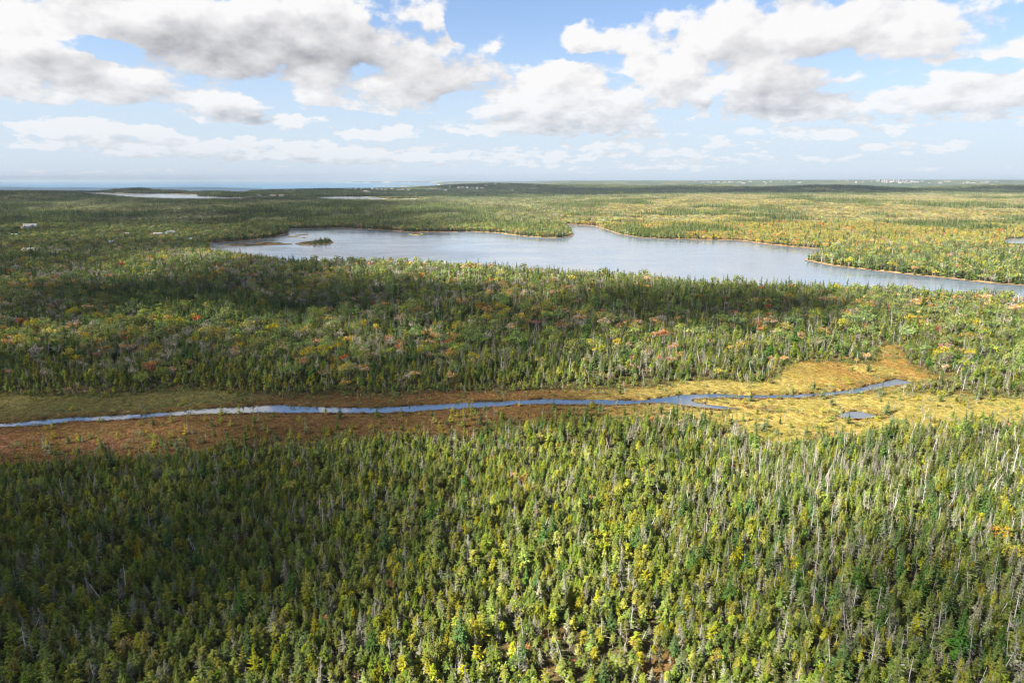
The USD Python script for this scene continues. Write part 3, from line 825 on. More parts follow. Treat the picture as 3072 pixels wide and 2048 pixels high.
def free(x, y, margin=0.0):
    ok = (d_stream(x, y) > 1.0) & (d_lake(x, y) > 2.0 + margin) & (d_side(x, y) > 3)
    for sc_ in (1.02, 1.05, 1.08, 1.11, 1.14):          # the low shore before the tidal water is open marsh
        ok &= ~inside(lagoons, x * sc_, y * sc_)
    for sc_ in (1.015, 1.03, 1.045, 1.06, 1.075, 1.09, 1.105, 1.12, 1.135):
        ok &= ~inside(side_pond, x * sc_, y * sc_)
    ok &= ~inside(ISLETS, x, y)
    for cx, cy, r in CLEAR:
        u = np.array([cx, cy]) / math.hypot(cx, cy)
        along, across = (x - cx) * u[0] + (y - cy) * u[1], (x - cx) * -u[1] + (y - cy) * u[0]
        ok &= ~((np.abs(across) < r) & (along > -r * 2.3) & (along < r * .9))
    return ok


def choose(W, rng):
    return (W.cumsum(1) < rng.random(len(W))[:, None]).sum(1).clip(0, W.shape[1] - 1)

# ---------------------------------------------------------------- houses
HL = {k: plain_look('/World/Looks/' + k, c, r, .12, 1.5) for k, (c, r) in {
    'white_siding': ((.66, .66, .66), .6), 'blue_siding': ((.34, .40, .48), .6), 'grey_siding': ((.42, .43, .44), .6), 'cream_siding': ((.62, .56, .44), .6), 'red_siding': ((.38, .12, .09), .6), 'green_siding': ((.40, .50, .44), .6),
    'grey_shingles': ((.14, .15, .17), .85), 'dark_shingles': ((.10, .10, .115), .85), 'brown_shingles': ((.24, .16, .13), .85), 'pale_roofing': ((.22, .21, .22), .6), 'teal_roofing': ((.22, .38, .40), .5),
    'window_glass': ((.06, .08, .10), .12), 'trim_paint': ((.78, .78, .76), .5), 'door_paint': ((.20, .10, .08), .5), 'pale_concrete': ((.16, .16, .17), .8), 'tan_concrete': ((.18, .155, .13), .8), 'far_white': ((.24, .24, .24), .7), 'far_cream': ((.22, .20, .17), .7)}.items()}


def thing(name, label, category, loc, rot=0.0, group=None, scale=None):
    x = UsdGeom.Xform.Define(stage, '/World/' + numbered(name))
    x.AddTranslateOp().Set(Gf.Vec3d(*map(float, loc)))
    if rot:
        x.AddRotateZOp().Set(float(rot))
    if scale is not None:
        x.AddScaleOp().Set(Gf.Vec3f(*([float(scale)] * 3 if np.ndim(scale) == 0 else map(float, scale))))
    tag(x, label, category, group)
    return x


def part(parent, name, mesh, look):
    base = str(parent.GetPath()) + '/' + name
    path, k = base, 0
    while stage.GetPrimAtPath(path):
        k += 1
        path = f'{base}_{k:03d}'
    return usdkit.mesh(stage, path, mesh, HL[look] if isinstance(look, str) else look)


def bx(x0, x1, y0, y1, z0, z1):
    return trimesh.creation.box(bounds=[[x0, y0, z0], [x1, y1, z1]])


def gable(w, d, z, rise, over=.45, th=.22, hip=0.0):
    """A roof over w x d with its ridge along x; hip pulls the ridge ends in."""
    W_, D_ = w / 2 + over, d / 2 + over
    k = W_ - hip
    v = np.array([[-W_, -D_, z], [W_, -D_, z], [W_, D_, z], [-W_, D_, z], [-k, 0, z + rise], [k, 0, z + rise]])
    low = v.copy()
    low[:4, 2] -= th
    m = trimesh.convex.convex_hull(np.vstack([v, low[:4]]))
    return m


def house(label, x, y, rot, w, d, h, roof='gable', wall='white_siding', top='grey_shingles', storeys=1, wing=None, group=None, lift=0.0, porch=False, name='house'):
    z = g1(x, y) - .15 + lift
    t = thing(name, label, 'house', (x, y, z), rot, group)
    rise = .34 * d
    body = bx(-w / 2, w / 2, -d / 2, d / 2, -lift - .6, h)
    if roof == 'gable':
        g_ = np.array([[sx * w / 2, sy * d / 2, h] for sx in (-1, 1) for sy in (-1, 1)] + [[sx * w / 2, 0, h + rise * .93] for sx in (-1, 1)])
        body = trimesh.util.concatenate([body, trimesh.convex.convex_hull(np.vstack([g_, g_[:4] - [0, 0, .01]]))])
    part(t, 'wall', body, wall)
    r = part(t, 'roof', gable(w, d, h + .06, rise, hip=0 if roof == 'gable' else d * .42), top)
    part(r, 'chimney', bx(w * .22, w * .22 + .8, .3, 1.1, h + rise * .4, h + rise + 1.1), 'brown_shingles')
    n = max(2, int(w / 3.2))
    for s in range(storeys):
        z0 = 1.0 + 2.7 * s
        for side in (-1, 1):
            for i in range(n):
                cx = -w / 2 + (i + .5) * w / n
                if s == 0 and i == n // 2 and side == -1:
                    part(t, 'door', bx(cx - .5, cx + .5, -d / 2 - .08, -d / 2 + .05, .05, 2.15), 'door_paint')
                    continue
                f = part(t, 'window', bx(cx - .75, cx + .75, side * d / 2 - .07, side * d / 2 + .07, z0 - .1, z0 + 1.4), 'trim_paint')
                part(f, 'pane', bx(cx - .62, cx + .62, side * d / 2 - .1, side * d / 2 + .1, z0, z0 + 1.3), 'window_glass')
        for side in (-1, 1):
            f = part(t, 'window', bx(side * w / 2 - .07, side * w / 2 + .07, -.75, .75, z0 - .1, z0 + 1.4), 'trim_paint')
            part(f, 'pane', bx(side * w / 2 - .1, side * w / 2 + .1, -.62, .62, z0, z0 + 1.3), 'window_glass')
    if wing:
        wx, ww, wd, wh = wing
        part(t, 'wing', bx(wx - ww / 2, wx + ww / 2, -d / 2 - wd, -d / 2 - .02, -lift - .6, wh), wall)
        m = gable(wd + d * .5, ww, wh + .06, .42 * ww)
        m.apply_transform(trimesh.transformations.rotation_matrix(np.pi / 2, [0, 0, 1]))
        m.apply_translation([wx, -d / 2 - wd / 2 + d * .25, 0])
        part(t, 'wing_roof', m, top)
        f = part(t, 'window', bx(wx - .9, wx + .9, -d / 2 - wd - .08, -d / 2 - wd + .06, 1.0, 2.5), 'trim_paint')
        part(f, 'pane', bx(wx - .77, wx + .77, -d / 2 - wd - .11, -d / 2 - wd + .06, 1.1, 2.4), 'window_glass')
    if porch:
        part(t, 'porch', bx(-w * .3, w * .3, -d / 2 - 2.4, -d / 2 - .02, -.6, .12), 'trim_paint')
        for i in range(4):
            px_ = -w * .28 + i * w * .56 / 3
            part(t, 'porch_post', bx(px_ - .09, px_ + .09, -d / 2 - 2.3, -d / 2 - 2.1, .12, 2.5), 'trim_paint')
        part(t, 'porch_roof', bx(-w * .32, w * .32, -d / 2 - 2.6, -d / 2 - .02, 2.52, 2.72), top)
    CLEAR.append((x, y, max(w, d) * .55))
    return t


HOUSES = [
    (93, 692, 'large blue grey house with two white gables rising over the trees', dict(rot=24, w=17, d=11, h=6.0, wall='blue_siding', top='pale_roofing', storeys=2, wing=(4.5, 7, 3.5, 5.6), porch=True, lift=1.5)),
    (53, 694, 'low brown roofed garage house beside the large gabled house', dict(rot=18, w=15, d=9, h=3.0, wall='cream_siding', top='brown_shingles', lift=1.0)),
    (49, 714, 'small house with a teal roof below the large gabled house', dict(rot=8, w=11, d=7, h=2.8, wall='white_siding', top='teal_roofing', lift=1.2)),
    (101, 762, 'long low house with a pale pinkish roof near the trees by the frame edge', dict(rot=-8, w=22, d=9, h=3.0, wall='cream_siding', top='pale_roofing', lift=.8)),
    (172, 754, 'brown roofed bungalow beside a yellow tree', dict(rot=10, w=17, d=8, h=2.9, wall='red_siding', top='brown_shingles', lift=.6)),
    (163, 710, 'small grey gabled house half hidden among broadleaf trees', dict(rot=60, w=9, d=7, h=4.2, wall='grey_siding', top='dark_shingles', storeys=1, lift=1.0)),
    (337, 738, 'small cottage with steep blue grey roofs alone among dark trees', dict(rot=-35, w=10, d=7.5, h=3.2, wall='blue_siding', top='grey_shingles', wing=(-2, 4, 2.5, 3.0), lift=1.0)),
    (389, 712, 'long white bungalow showing between the trees', dict(rot=5, w=15, d=8, h=3.0, wall='white_siding', top='pale_roofing', lift=1.2)),
    (477, 713, 'white house beside the large grey hip roof', dict(rot=-12, w=14, d=8.5, h=3.4, wall='white_siding', top='pale_roofing', lift=1.2)),
    (514, 711, 'wide house under a large grey hipped roof near the lake inlet', dict(rot=6, w=19, d=13, h=3.2, roof='hip', wall='grey_siding', top='grey_shingles', lift=1.4)),
    (575, 724, 'tiny teal roofed cabin at the lake inlet', dict(rot=0, w=7, d=5, h=2.6, wall='white_siding', top='teal_roofing', lift=.6)),
    (2507, 742, 'pale green cabin by the far shore of the lake', dict(rot=12, w=8, d=6, h=2.8, wall='green_siding', top='pale_roofing', lift=.3)),
]
for px, py, label, kw in HOUSES:
    x, y = on_ground(px, py)
    house(label, x, y, kw.pop('rot'), name='cabin' if 'cabin' in label else 'house', **kw)

# far village on the headland, and the town on the skyline
def small_house(label, px, py, w, d, h, wall, top, rot, group):
    x, y = on_ground(px, py)
    z = g1(x, y)
    t = thing('village_house', label, 'house', (x, y, z + 2.5), rot, group)
    part(t, 'wall', bx(-w / 2, w / 2, -d / 2, d / 2, -4, h), wall)
    part(t, 'roof', gable(w, d, h + .05, .4 * d), top)
    CLEAR.append((x, y, w * .6))


rv = np.random.default_rng(31)
VILLAGE = [(1040, 572), (1052, 570), (1066, 571), (1083, 572), (1096, 579), (1103, 580), (1118, 570), (1132, 572), (1146, 572), (1158, 573), (1176, 570), (1196, 574), (1208, 574), (1225, 575), (1284, 572), (1296, 571), (1308, 571.5), (1322, 573), (1336, 574),
           (1376, 566), (1388, 565), (1402, 566), (1416, 567), (1432, 568), (1446, 567), (1537, 575), (1458, 560), (1486, 555), (1350, 562), (860, 573), (880, 574), (905, 573), (935, 572), (820, 593), (845, 593.5), (778, 593)]
for i, (px, py) in enumerate(VILLAGE):
    place = 'on the coastal headland by the sea' if px < 1270 else ('on the slope of the dark blue hill' if px < 1500 else 'below the dark blue hill')
    if 770 < px < 850:
        place = 'beside the white tidal water'
    pink = px in (1096, 1103)
    small_house('tiny far reddish building ' + place if pink else f'tiny far pale building {place}', px, py, rv.uniform(16, 30), rv.uniform(10, 16), rv.uniform(6, 10), 'red_siding' if pink else rv.choice(['far_white', 'far_cream', 'far_white', 'green_siding']),
                rv.choice(['pale_roofing', 'grey_shingles', 'brown_shingles']), rv.uniform(-30, 30), 'far buildings ' + place)


def tower(label, px, top_py, dist, w, look, group):
    d = ray(px, top_py)
    k = dist / math.hypot(d[0], d[1])
    x, y, zt = d[0] * k, d[1] * k, CAM_H + d[2] * k
    z = g1(x, y) - 3
    h = max(zt - z, 14)
    t = thing('tower_block', label, 'building', (x, y, z), rv.uniform(-20, 20), group)
    part(t, 'wall', bx(-w / 2, w / 2, -w * .4, w * .4, 0, h), look)
    part(t, 'roof', bx(-w / 4, w / 4, -w * .2, w * .2, h, h + 4), look)
    n = max(3, int(h / 9))
    for i in range(n):
        part(t, 'window_band', bx(-w / 2 + 1.2, w / 2 - 1.2, -w * .4 - .3, w * .4 + .3, (i + .35) * h / n, (i + .72) * h / n), 'window_glass')


for i, (px, top) in enumerate([(2632, 540), (2640, 538.6), (2648, 539.5), (2657, 538), (2662, 540), (2669, 538.8), (2676, 537.8), (2684, 539.2), (2692, 540.2), (2700, 539), (2711, 540.4), (2722, 541), (2737, 541), (2544, 540.2), (2515, 541.8), (2347, 540.4), (2356, 541)]):
    where = 'in the town cluster on the skyline' if px > 2600 else ('standing alone on the skyline ridge' if px > 2500 else 'on the low skyline over the fading woods')
    tower(f'{"pale" if i % 3 else "tan"} far tower block {where}', px, top, 14200 + rv.uniform(-300, 300), rv.uniform(26, 40), 'pale_concrete' if i % 3 else 'tan_concrete', 'far towers ' + where)
for i in range(70):
    px = rv.choice([rv.uniform(2560, 3060), rv.uniform(2620, 2760), rv.uniform(2080, 2400)])
    py = rv.uniform(545.5, 551.5)
    x, y = on_ground(px, py)
    if y > 8000:
        z = g1(x, y)
        w = rv.uniform(24, 60)
        t = thing('town_building', 'pale low building scattered over the far hazy slope', 'building', (x, y, z), rv.uniform(-25, 25), 'pale far buildings on the hazy slope')
        part(t, 'wall', bx(-w / 2, w / 2, -9, 9, -3, 14), rv.choice(['far_cream', 'pale_concrete', 'tan_concrete']))
        part(t, 'roof', gable(w, 18, 14.05, 4), rv.choice(['pale_roofing', 'grey_shingles']))

# ---------------------------------------------------------------- the woods
NAMES = {'spruce': 'spruce_tree', 'lichen_spruce': 'lichen_spruce', 'fir': 'fir_tree', 'larch': 'larch_tree', 'golden_larch': 'golden_larch', 'snag': 'dead_tree', 'green_broadleaf': 'broadleaf_tree', 'yellow_broadleaf': 'yellow_tree', 'orange_broadleaf': 'orange_tree',
         'red_maple': 'red_maple', 'bare_broadleaf': 'thin_tree'}
INDIVIDUALS = {'spruce': 300, 'lichen_spruce': 220, 'fir': 240, 'larch': 140, 'snag': 290, 'green_broadleaf': 160, 'yellow_broadleaf': 80, 'orange_broadleaf': 80, 'red_maple': 60, 'bare_broadleaf': 60}
LOOKS_OF = {'spruce': 'slender olive spruce with dense top', 'lichen_spruce': 'grey green spruce hung with pale lichen', 'fir': 'full pointed dark green fir', 'larch': 'feathery yellow green larch',
            'snag': 'bare silver grey dead tree', 'green_broadleaf': 'rounded green broadleaf tree', 'yellow_broadleaf': 'yellowing broadleaf tree', 'orange_broadleaf': 'orange pink autumn tree', 'red_maple': 'red autumn maple', 'bare_broadleaf': 'thin half leafless grey tree'}

KINDS = {}
for kind, variants in WOODS.items():
    for i, (tr, cr) in enumerate(variants):
        p = f'/World/{kind}_kind_{i:03d}'
        stage.CreateClassPrim(p)
        put(p + '/trunk', tr, BARK)
        if not cr.empty():
            put(p + '/' + ('branches' if kind == 'snag' else 'crown'), cr, LEAF if kind != 'snag' else BARK)
        KINDS[kind, i] = p
HEIGHT = {(k, i): float(merged(*v).arrays()[0][:, 2].max()) for k, vs in WOODS.items() for i, v in enumerate(vs)}


def one_tree(kind, var, x, y, scale, rot, label, group=None, tilt=None, z=None, name=None):
    path = '/World/' + numbered(name or NAMES[kind])
    t = UsdGeom.Xform.Define(stage, path)
    t.AddTranslateOp().Set(Gf.Vec3d(x, y, g1(x, y) - .1 if z is None else z))
    t.AddRotateZOp().Set(float(rot))
    if tilt:
        t.AddRotateXOp().Set(float(tilt))
    t.AddScaleOp().Set(Gf.Vec3f(*([float(scale)] * 3 if np.ndim(scale) == 0 else map(float, scale))))
    t.GetPrim().GetReferences().AddInternalReference(KINDS[kind, var])
    t.GetPrim().SetInstanceable(True)
    tag(t, label, {'snag': 'dead tree'}.get(kind, 'tree'), group)
    return t


def instancer(name, soups, which, pos, rot, scale, label, mats=None, category=None):
    """Many copies as ONE stuff object."""
    base = '/World/' + numbered(name)
    pi = UsdGeom.PointInstancer.Define(stage, base)
    paths = []
    for i, s in enumerate(soups):
        p = f'{base}/kinds/kind_{i:03d}'
        put(p, s, LEAF)
        paths.append(Sdf.Path(p))
    pi.CreatePrototypesRel().SetTargets(paths)
    pi.CreateProtoIndicesAttr(Vt.IntArray.FromNumpy(np.asarray(which, np.int32)))
    pi.CreatePositionsAttr(Vt.Vec3fArray.FromNumpy(np.asarray(pos, np.float32)))
    q = np.zeros((len(rot), 4), np.float16)      # x y z w
    q[:, 2], q[:, 3] = np.sin(rot / 2), np.cos(rot / 2)
    pi.CreateOrientationsAttr(Vt.QuathArray.FromNumpy(q))
    pi.CreateScalesAttr(Vt.Vec3fArray.FromNumpy(np.asarray(scale, np.float32)))
    tag(pi, label, category, kind='stuff')
    return pi


def scales(n, rng, lo, hi, thin=.12):
    s = rng.uniform(lo, hi, n)
    w = rng.uniform(1 - thin, 1 + thin, n)
    return np.stack([s * w, s * w, s], 1)


TAKEN = []          # trees placed by hand


def by_pixel(kind, var, bx_, by_, top, label, rot=0, tilt=None, name=None, group=None):
    x, y = at(bx_, by_, 0.9)
    z = g1(x, y)
    x, y = at(bx_, by_, z)
    z = g1(x, y)
    d = ray(bx_, top)
    zt = CAM_H + d[2] * y / d[1]
    s = max(.35, (zt - z) / HEIGHT[kind, var])
    w = s * (1.5 if kind in ('larch', 'golden_larch', 'fir') and by_ < 1340 else 1.15)
    one_tree(kind, var, x, y, (w, w, s), rot, label, group, tilt, name=name)
    TAKEN.append((x, y, 1.6))


SPECIAL = [
    ('golden_larch', 0, 421, 1691, 1592, 'tall golden yellow larch standing alone among dark spruces'),
    ('larch', 0, 1801, 1506, 1426, 'bright green larch taller than the dull spruces round it'),
    ('larch', 2, 1749, 1560, 1521, 'small vivid green larch below the taller bright larch'),
    ('larch', 1, 1836, 1450, 1400, 'pale green larch just above the bright green larch'),
    ('snag', 5, 731, 1604, 1532, 'silvery dead spruce with drooping twigs in the shaded stand'),
    ('red_maple', 0, 2474, 1538, 1506, 'small orange red maple among grey dead trunks'),
    ('red_maple', 1, 2771, 992, 960, 'brightest red maple on the sunlit slope beyond the meadow'),
    ('red_maple', 0, 2862, 1046, 1022, 'dull red maple below the bright red one'),
    ('red_maple', 1, 2814, 934, 910, 'red maple highest on the sunlit slope'),
    ('red_maple', 0, 2700, 1050, 1034, 'little crimson maple at the head of the rust coloured bog'),
    ('orange_broadleaf', 1, 2557, 952, 918, 'orange pink tree beside two paler ones on the sunlit slope'),
    ('orange_broadleaf', 0, 2530, 956, 925, 'salmon tree left of the orange pink tree'),
    ('orange_broadleaf', 2, 2590, 950, 922, 'tawny tree right of the orange pink tree'),
    ('red_maple', 0, 2496, 1324, 1296, 'orange red bushy maple at the lower edge of the golden meadow'),
    ('yellow_broadleaf', 1, 1570, 1462, 1418, 'golden yellow tree glowing in the sunlit patch of spruces'),
    ('orange_broadleaf', 1, 1540, 1440, 1412, 'orange tree touching the golden yellow one'),
    ('orange_broadleaf', 2, 1108, 1090, 1050, 'rusty tree in the shaded woods behind the stream'),
    ('golden_larch', 1, 1300, 1104, 1076, 'little golden larch lit up in the dark woods behind the stream'),
    ('yellow_broadleaf', 1, 2990, 1640, 1570, 'broad golden tree at the sunny frame edge among firs'),
    ('yellow_broadleaf', 0, 3040, 1700, 1630, 'second golden tree just below the broad one at the frame edge'),
    ('larch', 3, 562, 1262, 1243, 'yellow green larch at the stream bank, first of a small row'),
    ('larch', 4, 616, 1262, 1240, 'slim yellow larch at the stream bank, second of the small row'),
    ('larch', 3, 664, 1268, 1243, 'bushy green larch between the slim ones on the red bog'),
    ('larch', 4, 692, 1278, 1252, 'slim pale larch right of the bushy one on the red bog'),
    ('larch', 3, 742, 1288, 1262, 'rounded olive larch alone on the red bog'),
    ('golden_larch', 1, 557, 1302, 1266, 'tallest yellow larch on the red bog'),
    ('fir', 3, 557, 1326, 1300, 'dark green fir directly below the tallest yellow larch'),
    ('fir', 3, 488, 1336, 1302, 'bluish dark fir left of the tallest yellow larch'),
    ('larch', 4, 157, 1286, 1260, 'yellow green larch leaning over the pale end of the stream'),
    ('larch', 4, 418, 1276, 1256, 'low yellow larch by the white stretch of the stream'),
    ('larch', 4, 1372, 1252, 1226, 'orange tinted larch near the blue stretch of the stream'),
    ('larch', 3, 1416, 1260, 1220, 'taller green larch right of the orange tinted one'),
    ('larch', 4, 1503, 1262, 1240, 'small green larch before the spruce point'),
    ('larch', 4, 1648, 1212, 1198, 'lone little larch standing at the blue water'),
    ('larch', 4, 1778, 1216, 1188, 'yellow larch reflected in the blue water'),
    ('lichen_spruce', 1, 137, 1362, 1292, 'tall pale dead looking spruce on the red bog by the frame edge'),
    ('snag', 5, 305, 1290, 1270, 'pale stump on the red bog near the white water'),
    ('snag', 3, 318, 1296, 1274, 'broken grey snag beside the pale stump'),
    ('snag', 5, 849, 1194, 1168, 'white bare snag on the far bank of the stream'),
    ('snag', 1, 922, 1186, 1160, 'grey bare snag right of the white one on the far bank'),
    ('snag', 5, 1072, 1196, 1168, 'pale twiggy snag on the dark far bank'),
    ('snag', 3, 1182, 1306, 1276, 'white bare pole on the brown bog'),
    ('snag', 0, 2690, 2026, 1898, 'tall grey dead spruce with broken twigs over the dark gap'),
    ('snag', 2, 2610, 2008, 1866, 'tallest grey dead trunk left of the dark gap'),
    ('snag', 4, 2905, 2002, 1872, 'dead trunk leaning to the side of a pale broken top'),
    ('snag', 1, 2785, 1962, 1880, 'broken pale trunk rising out of the red undergrowth'),
    ('snag', 0, 2880, 1900, 1830, 'bare grey trunk with short side twigs behind the red undergrowth'),
    ('snag', 6, 2998, 2030, 1935, 'long dead trunk leaning steeply near the frame corner'),
]
for i, (kind, var, bx_, by_, top, label) in enumerate(SPECIAL):
    by_pixel(kind, var, bx_, by_, top, label, rot=(i * 77) % 360)

# fallen logs
def log(ax, ay, bx_, by_, label, r=.16, za=.25, zb=1.3):
    (x0, y0), (x1, y1) = at(ax, ay, za), at(bx_, by_, zb)
    z0, z1 = g1(x0, y0) + za, g1(x1, y1) + zb
    c = np.array([(x0 + x1) / 2, (y0 + y1) / 2, min(z0, z1)])
    t = thing('fallen_log', label, 'log', c)
    s, q = Soup(), Soup()
    a, b = np.array([x0, y0, z0]) - c, np.array([x1, y1, z1]) - c
    s.rod(a, b, r, r * .45, (.30, .285, .26), 7)
    rl = np.random.default_rng(int(ax))
    for _ in range(12):
        p = a + (b - a) * rl.uniform(.35, .98)
        d = rl.normal(0, 1, 3)
        d[2] = abs(d[2])
        q.rod(p, p + d / np.linalg.norm(d) * rl.uniform(.4, 1.1), .03, .008, (.27, .255, .235), 3)
    put(str(t.GetPath()) + '/trunk', s, BARK)
    put(str(t.GetPath()) + '/branches', q, BARK)


log(578, 1887, 527, 1853, 'grey fallen log lying in a small dark gap of the shaded stand')
log(2690, 2027, 2781, 2013, 'long pale log lying across the gap at the picture edge', .2)
log(2730, 1927, 2783, 1894, 'slanting pale log propped against the standing dead spruces', .18, .3, 2.4)
log(2905, 2018, 2957, 2002, 'short pale log below the leaning dead trunk', .18)
log(2985, 2031, 3068, 1941, 'long grey log sloping up to the frame corner', .2, .3, 3.2)
log(955, 1392, 1010, 1384, 'thin grey log at the spruce edge of the brown bog', .12)

# ---------- near woods: every tree a copy of a full tree
def canopy(x, y):
    """Chance that a tree stands here: gaps, and thinning towards the bog."""
    gap = sst(.30, .42, n2(x, y, 17, 61))
    d = d_bog(x, y) + 9 * (n2(x, y, 20, 62) - .5)
    edge = np.where(d > 0, sst(-9, 8, d), sst(-9, 8, 0.0) * np.exp(d / np.where(y < 235 + .2 * x, 10.0, 4.0)) * .5)
    small_gap = sst(.26, .42, n2(x, y, 6.5, 68, 2))
    return (.42 + .58 * gap) * (.45 + .55 * small_gap) * edge


kinds = None
pool = {}
for y0, y1, cell, sd in ((70, 190, 1.2, 1), (190, 330, 1.9, 2), (330, 520, 2.5, 3)):
    x, y, rng = jittered(y0, y1, cell, 400 + sd)
    k = free(x, y) & (rng.random(len(x)) < canopy(x, y)) & (d_stream(x, y) > 2.5)
    if TAKEN:
        tk = np.array(TAKEN)
        k &= cKDTree(tk[:, :2]).query(np.stack([x, y], 1))[0] > 1.6
    x, y = x[k], y[k]
    kinds, Wt = mix_of(x, y)
    pick = choose(Wt, rng)
    # broadleaf and fir crowns are wider: fewer of them
    wide = np.isin(pick, [kinds.index(q) for q in ('green_broadleaf', 'yellow_broadleaf', 'orange_broadleaf', 'red_maple', 'bare_broadleaf')])
    keep = ~wide | (rng.random(len(x)) < min(1, cell * cell / 7.5))
    x, y, pick = x[keep], y[keep], pick[keep]
    z = ground(x, y)
    tall = .60 + .80 * n2(x, y, 45, 63) + .10 * sst(280, 340, y)
    small = sst(16, -4, d_bog(x, y)) * .58
    sc = scales(len(x), rng, .55, 1.25, .2) * (tall * (1 - small))[:, None]
    sc[:, 2] *= .72
    sc[:, :2] *= (.94 + .36 * sst(170, 230, y))[:, None]
    broad = np.isin(pick, [5, 6, 7, 8, 9])
    sc[broad, 2] *= 1.30
    sc[broad, :2] *= .76
    leafy = broad * sst(260, 200, y)
    sc *= (1 - .35 * leafy)[:, None]
    stunted = (1 - sst(25, 75, x + .12 * (y - 120) + 30 * (n2(x, y, 45, 51) - .5))) * sst(235, 170, y) * np.isin(pick, [0, 1, 4])
    sc[:, 2] *= 1 - .22 * stunted
    sc[:, :2] *= (1 + .08 * stunted)[:, None]
    rot = rng.uniform(0, 2 * np.pi, len(x))
    for i, kd in enumerate(kinds):
        m = pick == i
        var = rng.integers(len(WOODS[kd]), size=m.sum())
        pool.setdefault(kd, []).append(np.column_stack([x[m], y[m], z[m], rot[m], sc[m], var]))

STAND = ((-1e9, 'in the shaded stand'), (-22, 'in the sunlit stand'), (45, 'in the tangled stand'))
PLURAL = {'spruce': 'slender olive spruces', 'lichen_spruce': 'lichen hung spruces', 'fir': 'dark green firs', 'larch': 'yellow green larches', 'snag': 'bare dead trees', 'green_broadleaf': 'green broadleaf trees', 'yellow_broadleaf': 'yellowing broadleaf trees',
          'orange_broadleaf': 'orange pink autumn trees', 'red_maple': 'red autumn maples', 'bare_broadleaf': 'thin half leafless trees'}
STYLE = {'spruce': ['club-topped olive', 'round-topped olive', 'full green', 'bushy olive', 'long-stemmed olive', 'pointed green', 'olive', 'young green', 'mop-headed olive', 'dark green'], 'lichen_spruce': ['pale grey', 'grey green', 'whitish', 'thin grey'],
         'fir': ['full', 'dark', 'broad deep green', 'young bright', 'bluish'], 'larch': ['feathery', 'light green', 'tall feathery', 'low', 'small yellow'], 'snag': ['twiggy', 'broken-topped', 'twiggy pale', 'leaning broken', 'leaning twiggy', 'stubby white', 'steeply leaning'],
         'green_broadleaf': ['leafy green', 'light green', 'broad green', 'small green', 'grey green'], 'yellow_broadleaf': ['yellowing', 'golden', 'yellow green'], 'orange_broadleaf': ['orange', 'salmon', 'tawny'], 'red_maple': ['red', 'crimson'], 'bare_broadleaf': ['thin leaved', 'half leafless']}
NOUN = {'spruce': 'spruce', 'lichen_spruce': 'lichen spruce', 'fir': 'fir', 'larch': 'larch', 'snag': 'dead tree', 'red_maple': 'maple'}
ACROSS = ['far left', 'one tenth across', 'one fifth across', 'three tenths across', 'two fifths across', 'left of centre', 'right of centre', 'three fifths across', 'seven tenths across', 'four fifths across', 'nine tenths across', 'far right']
DOWN = ((1960, 'on the bottom edge'), (1860, 'near the bottom edge'), (1740, 'above the bottom edge'), (1560, 'in the lowest quarter'))


for kd, rows in pool.items():
    a = np.vstack(rows)
    hts = np.array([HEIGHT[kd, int(v)] for v in a[:, 7]]) * a[:, 6]
    dist = np.sqrt(a[:, 0] ** 2 + a[:, 1] ** 2 + CAM_H ** 2)
    # those wholly in the frame, largest first
    fwd = a[:, 1] * math.cos(PITCH) + (CAM_H - a[:, 2] - hts * .5) * math.sin(PITCH)
    u = a[:, 0] / fwd * FN
    v = (-a[:, 1] * math.sin(PITCH) + (CAM_H - a[:, 2] - hts * .6) * math.cos(PITCH)) / fwd * FN
    seen = (np.abs(u) < 1500) & (v < 1000)
    order = np.argsort(-(hts / dist) * seen)
    n = min(INDIVIDUALS.get(kd, 0), int(seen.sum()))
    for j in order[:n]:
        r = a[j]
        if r[1] < 200:
            where = [w_ for lim, w_ in STAND if r[0] >= lim + .05 * r[1]][-1]
        elif r[1] < 290:
            where = 'by the red bog' if r[0] < 20 else 'by the golden meadow'
        else:
            where = 'between stream and lake' if r[0] < 110 else 'on the slope beyond the meadow'
        rel = r[6] / np.median(a[order[:n], 6])
        size = 'tall' if rel > 1.22 else 'short' if rel < .80 else 'medium'
        pu, pv = 1536 + u[j], 1024 + v[j]
        down = next((w_ for lim, w_ in DOWN if pv > lim), '')
        if len(down.split()) == 4:
            where = where.replace(' stand', ' stand')
        label = f'{size} {STYLE[kd][int(r[7]) % len(STYLE[kd])]} {NOUN.get(kd, "tree")} {where} {down} {ACROSS[int(np.clip(round(pu / 3072 * 11), 0, 11))]}'.replace('  ', ' ')
        one_tree(kd, int(r[7]), r[0], r[1], r[4:7], math.degrees(r[3]), label, f'{PLURAL[kd]} {where}', z=r[2] - .08)
    rest = np.delete(a, order[:n], 0)
    near = rest[:, 1] < 330
    for tag_, m, lod in (('', near, False), ('', ~near, True)):
        q = rest[m]
        if not len(q):
            continue
        soups = [merged(*v) for v in WOODS[kd]]
        if lod:
            soups = [simple(s, .45, 1.5, 5 + i) for i, s in enumerate(soups)]
        instancer(kd + '_forest', soups, q[:, 7], q[:, :3] - [0, 0, .08], q[:, 3], q[:, 4:7], f'{LOOKS_OF[kd]}s making up the woods ' + ('between stream and lake' if lod else 'in front of and behind the stream'))

# ---------- bog plants
def scatter(name, kind, x, y, rng, lo, hi, label):
    var = rng.integers(len(SHRUBS[kind]), size=len(x))
    instancer(name, SHRUBS[kind], var, np.column_stack([x, y, ground(x, y) - .04]), rng.uniform(0, 6.28, len(x)), scales(len(x), rng, lo, hi, .2), label)


